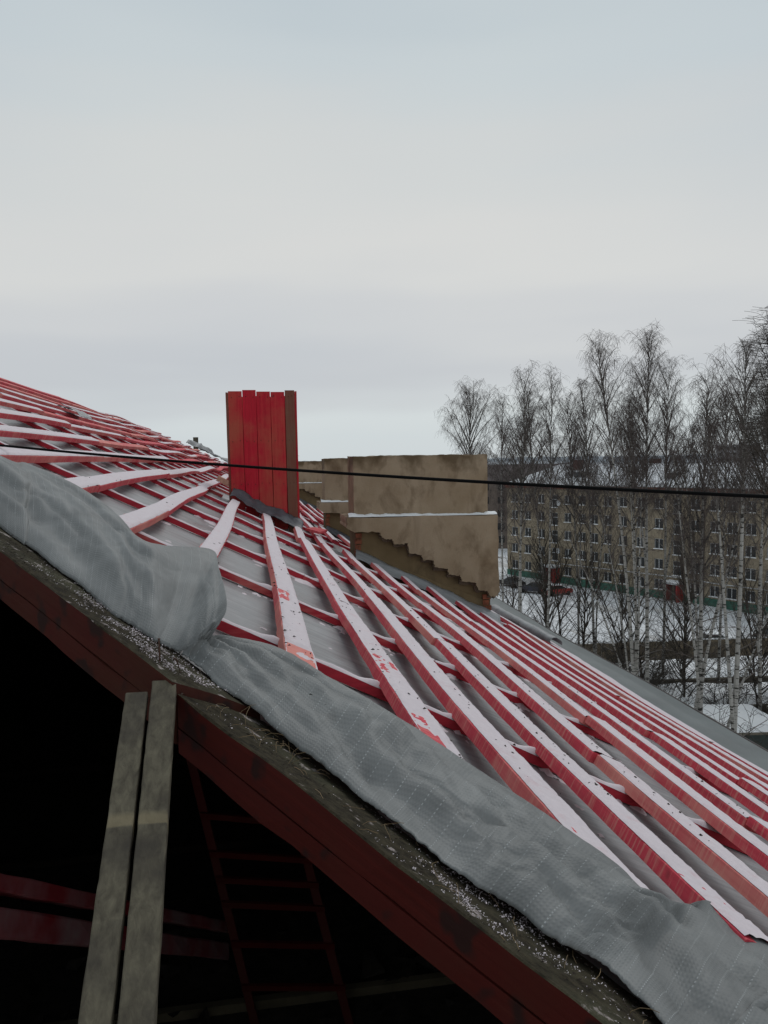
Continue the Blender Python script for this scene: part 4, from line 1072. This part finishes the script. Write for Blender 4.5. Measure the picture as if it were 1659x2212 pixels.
# ------------------------------------------------------------------ trees
def bark(name, light, dark, marks=True):
    m = M(name, .85, .2)
    a = m.noise(m.map((2.2, 2.2, 9)), 1, 4, .6); b = m.noise(m.map((1,1,1)), .6, 3)
    c = m.mix(m.ramp(b, [(.35, 0), (.7, 1)]), tuple(v*.75 for v in light), light)
    if marks: c = m.mix(m.ramp(a, [(.54, 0), (.585, 1)]), c, dark)
    m.color(c).bump(a, .3, .01); return m.m
M_birch = bark('birch_bark', (.38,.365,.34), (.03,.026,.023))
M_limb = bark('birch_limb_bark', (.17,.15,.135), (.035,.03,.028))
M_darkbark = bark('dark_bark', (.075,.062,.05), (.02,.017,.015))
M_twig = simple('birch_twigs', (.082,.064,.058), .9, .25, .3, bump=0)
M_twig2 = simple('grey_twigs', (.05,.043,.036), .9, .25, .3, bump=0)
def grow(name, x, y, h, lean, crown_r, label, seed, trunk_m=None, r0=.16, start=.30, nb=46, twig=1.0, droop=1.0, group='birches between the houses', cat_='tree', twm=None, forks=0, lowlimbs=0, tr=.0050):
    rg = random.Random(seed); root = empty(name, (x, y, 0), label, cat_, group)
    T0 = MB(); Lm = MB(); Tw = MB(); trunk_m = trunk_m or M_birch
    stems = []
    def stem(p0, h, lx, ly, rr0, zbase=0):
        rr0 *= .82
        pts = []; rad = []; N = 12; ph = rg.uniform(0, 6)
        for i in range(N+1):
            t = i/N
            pts.append(Vector((p0.x+lx*t**1.4+.12*sin(t*5+ph), p0.y+ly*t**1.4+.12*cos(t*4+ph), p0.z+(h-p0.z)*t)))
            rad.append(rr0*(1-t)**.9+.012)
        T0.tube(pts, rad, 8); stems.append((pts, rad)); return pts
    stem(Vector((0, 0, -.2)), h, lean[0], lean[1], r0)
    for k in range(forks):
        a = rg.uniform(0, 2*pi); q = stems[0][0][rg.randint(1, 4)]
        sp = rg.uniform(1.2, 3.2)
        stem(q.copy(), h*rg.uniform(.72, .95), cos(a)*sp+lean[0]*.6, sin(a)*sp*.7, r0*.6)
    def at(pts, t):
        f = t*(len(pts)-1); i = min(int(f), len(pts)-2); return pts[i].lerp(pts[i+1], f-i)
    def branch(p, d, L, r, lvl, dr=1.0):
        N = 5 if lvl < 2 else 3; pts = [p]; rad = [r]; d = d.copy()
        for i in range(N):
            step = L/N
            d = (d+Vector((rg.uniform(-.16, .16), rg.uniform(-.16, .16), -(.13 if lvl == 0 else .36 if lvl == 1 else .7)*(.35+.65*dr)*droop*(i+.5)/N*1.6+(.10 if lvl == 0 and i < 2 else 0)))).normalized()
            pts.append(pts[-1]+d*step); rad.append(max(tr, r*(1-(i+1)/N*.85)))
        (Lm if lvl == 0 else Tw).tube(pts, rad, 5 if lvl == 0 else 3, False)
        return pts
    for si, (pts, rad) in enumerate(stems):
        n_ = nb if si == 0 else int(nb*.6)
        for i in range(n_):
            t = start+(1-start)*((i+rg.random())/n_)**.85; t = min(t, .985)
            p = at(pts, t); a = rg.uniform(0, 2*pi)
            tq = (t-start)/(1-start); prof = (.45+.55*sin(pi*min(1, tq*.8+.15))**.8)*(1-.60*tq**1.5)
            L = crown_r*1.5*prof*rg.uniform(.55, 1.15)*(1 if si == 0 else .75)+.3
            up = .95+1.6*t**2; dr_ = 1-.75*max(0, tq-.45)/.55; d = Vector((cos(a), sin(a), up)).normalized()
            bp_ = branch(p, d, L, .008+.010*L, 0, dr_)
            m_ = int((2+L*2.25)*twig)
            for k in range(m_):
                tt = rg.uniform(.2, 1); q = at(bp_, tt)
                a2 = rg.uniform(0, 2*pi); d2 = (Vector((cos(a2), sin(a2), .5))+d*(.9+.8*tq)).normalized()
                L2 = L*.42*rg.uniform(.5, 1.2)*(1.15-.5*tt)+.25
                b2 = branch(q, d2, L2, .009, 1, dr_)
                for z in range(int((2+L2*4.2)*twig)):
                    q2 = at(b2, rg.uniform(.25, 1)); a3 = rg.uniform(0, 2*pi)
                    branch(q2, Vector((cos(a3)*.5, sin(a3)*.5, .15 if droop < .5 else -.35+.45*(1-dr_))), rg.uniform(.3, .85), tr*.8, 2, dr_)
    for k in range(lowlimbs):
        p = at(stems[0][0], rg.uniform(.04, start)); a = rg.uniform(0, 2*pi)
        L = rg.uniform(1.5, 4.5); d = Vector((cos(a), sin(a), rg.uniform(.1, .9))).normalized()
        b1_ = branch(p, d, L, .035, 0)
        for z in range(9):
            q2 = at(b1_, rg.uniform(.3, 1)); a3 = rg.uniform(0, 2*pi); branch(q2, Vector((cos(a3), sin(a3), .3)), rg.uniform(.5, 1.6), .011, 1)
    new_obj('trunk', T0.me('trunk', trunk_m), root)
    nl = len(Lm.f); Lm.add(Tw.v, Tw.f)
    cm = Lm.me('crown', [M_limb if trunk_m is M_birch else M_darkbark, twm or M_twig])
    cm.polygons.foreach_set('material_index', [0]*nl+[1]*(len(Lm.f)-nl))
    new_obj('crown', cm, root)
    return root
TREES = [
 # x, y, height, lean, crown radius, trunk radius, crown start, branches, forks, label
 (18.6,66.0,24.6,(.4,.2),3.3,.15,.45,44,0,'lone slender birch rising behind the nearest chimney'),
 (18.6,52.8,24.5,(.5,.2),2.9,.15,.30,50,1,'straight birch just right of the nearest chimney'),
 (19.0,58.2,23.5,(.3,.1),2.4,.13,.30,36,0,'thinner birch half hidden behind the chimney corner'),
 (21.6,55.3,25.0,(.7,.2),2.5,.14,.32,40,0,'narrow topped birch second right of the chimney'),
 (22.5,42.6,25.5,(-2.2,.8),2.0,.16,.50,36,2,'many stemmed birch whose drooping top leans left'),
 (23.4,44.4,22.4,(-.6,.1),2.6,.13,.40,38,1,'shorter birch crowding the leaning many stemmed one'),
 (27.2,58.5,24.4,(-1.2,.2),3.2,.15,.30,48,1,'bushy birch filling the middle behind the leaning stems'),
 (25.1,46.6,26.6,(.3,.2),2.4,.18,.42,60,1,'tallest birch with pointed top in the middle of the row'),
 (31.4,55.7,25.6,(.6,.1),3.0,.15,.30,48,1,'broad birch right behind the tallest pointed one'),
 (25.0,40.3,23.2,(.6,.2),2.6,.19,.26,48,3,'dark trunked birch with wide limbs low over the sheds'),
 (24.9,36.7,24.5,(.5,.1),2.3,.20,.40,60,1,'thick trunked birch nearest the right edge of picture'),
 (33.6,51.3,23.8,(.3,.1),2.6,.14,.30,44,0,'birch standing behind, left of the thick trunked one'),
 (32.6,45.4,24.4,(.4,.1),2.8,.15,.28,48,1,'birch at the right edge, behind the thick trunked one'),
 (27.4,62.5,23.7,(-.8,.2),3.0,.14,.28,48,1,'rounded birch far back, left of the many stemmed one'),
 (24.0,61.0,23.9,(-1.6,.2),2.6,.14,.30,40,0,'far back birch leaning left of the rounded one'),
]
for i, (x, y, h, ln, cr_, tr0, st_, nb_, fk, lb) in enumerate(TREES):
    grow('birch_tree', x, y, h, ln, cr_*1.12, lb, 100+i, None, tr0, st_+.21, nb_, 1.0, 1.0, forks=fk, lowlimbs=6)
grow('alder_tree', 18.8, 24.4, 23.3, (-.3,.2), 2.6, 'dark knobbly tree reaching in at the top right corner', 31, M_darkbark, .12, .66, 46, 1.1, .15, None, twm=M_twig2, tr=.006)
# leaning bare stems in front of the flats
for i, (x, y, h, ln, lb) in enumerate(((24.4,45.5,14,(-4.6,1.5),'bare leaning birch stem crossing the left trunks'),(26.6,44,15.5,(3.6,-1),'bare birch stem leaning right over the snowy yard'),(27.2,41.5,13,(4.2,-.6),'second bare stem leaning right, above the sheds'))):
    grow('birch_tree', x, y, h, ln, 1.3, lb, 300+i, None, .12, .55, 16, .7, .6, forks=0, lowlimbs=4)
# darker leafless trees and young growth lower down
LOW = [(22.6,57.0,11,'crooked dark young tree left of the slim pair'),(28.3,56.0,12,'dark young tree just behind the birch clump'),(31.8,53.0,12,'dark young tree behind the first snowy shed'),(26.9,50.5,12,'dark spreading young tree in the middle of the yard'),(33.8,47.3,10,'dark young tree between shed roofs at right'),
(24.2,62.0,14,'slim dark tree before the snowy yard, left of a pair'),(25.3,61.0,15,'slim dark tree before the snowy yard, right of a pair'),(26.2,58.5,13,'dark forked tree left of the birch clump'),
       (20.8,60.5,11,'dark young tree beside the second chimney-side birch'),(29.5,49.0,12,'dark young tree above the garage roofs'),(35.5,50.0,12,'dark young tree right of the sheds'),(30.6,37.8,11,'dark young tree in front of the plank shed')]
for i, (x, y, h, lb) in enumerate(LOW):
    grow('young_tree', x, y, h, (rr.uniform(-.8,.8), .3), 3.4, lb, 400+i, M_darkbark, .10, .12, 34, .55, .0, 'young dark trees in the yard', twm=M_twig2, forks=1, lowlimbs=5)
def bush(x, y, h, n_, seed, label):
    rg = random.Random(seed); mb = MB()
    for i in range(n_):
        a = rg.uniform(0, 2*pi); d = Vector((cos(a)*.5, sin(a)*.5, 1)).normalized(); p = Vector((x+rg.uniform(-.7,.7), y+rg.uniform(-.7,.7), -.1)); pts = [p]; L = h*rg.uniform(.6, 1.1)
        for k in range(6):
            d = (d+Vector((rg.uniform(-.22,.22), rg.uniform(-.22,.22), .02))).normalized(); pts.append(pts[-1]+d*L/6)
            if k > 1:
                for z in range(3):
                    a = rg.uniform(0, 2*pi); e = Vector((cos(a), sin(a), .7)).normalized(); L2 = rg.uniform(.4, 1.2)*h/4
                    mb.tube([pts[-1], pts[-1]+e*L2*.5, pts[-1]+(e+Vector((0,0,-.1)))*L2], [.014,.011,.009], 3, False)
        mb.tube(pts, [.035*(1-k/8) for k in range(7)], 4, False)
    tag(new_obj('bush', mb.me('bush', M_twig2)), label, 'bush', 'leafless bushes below the trees')
BUSH = [(20.0,57.5,5,'leafless bush by the chimney-side birches'),(24.0,55.0,5,'leafless bush in front of the snowy yard'),(28.2,52.0,5,'leafless bush under the birch clump'),(33.5,43.5,4.5,'leafless bush between the two sheds at right'),
        (26.6,47.5,6,'leafless bush at the foot of the tallest birch'),(36.5,47.0,5,'leafless bush at the right end of the sheds'),(22.5,66,5,'far leafless bush near the parked cars'),(33,36.8,4,'leafless bush low at the right edge'),(30,60,4,'leafless bush just before the board fence')]
BUSH += [(23.2,50.5,6,'tall leafless bush left of the birch clump, before the cars'),(29.5,55.5,5.5,'leafless bush behind the birch clump'),(31.5,47.5,5.5,'leafless bush before the snowy sheds'),(21.6,61.5,5,'leafless bush below the small red car'),(38,58.8,4.5,'leafless bush against the right part of the board fence'),(25.4,38.6,5,'leafless bush by the dark trunked birch foot')]
for i, (x, y, h, lb) in enumerate(BUSH): bush(x, y, h, 30, 500+i, lb)
# crown of one distant tree above the chimney line
grow('birch_tree', 27.0-18, 190, 21.3, (.2,0), 3.0, 'tiny round treetop poking up above the farthest chimney', 77, None, .2, .5, 26, .6, .3, None, tr=.03)
print('battens', cn, 'windows', nwin, 'tris', sum(len(o.data.polygons) for o in bpy.data.objects if o.type == 'MESH'))
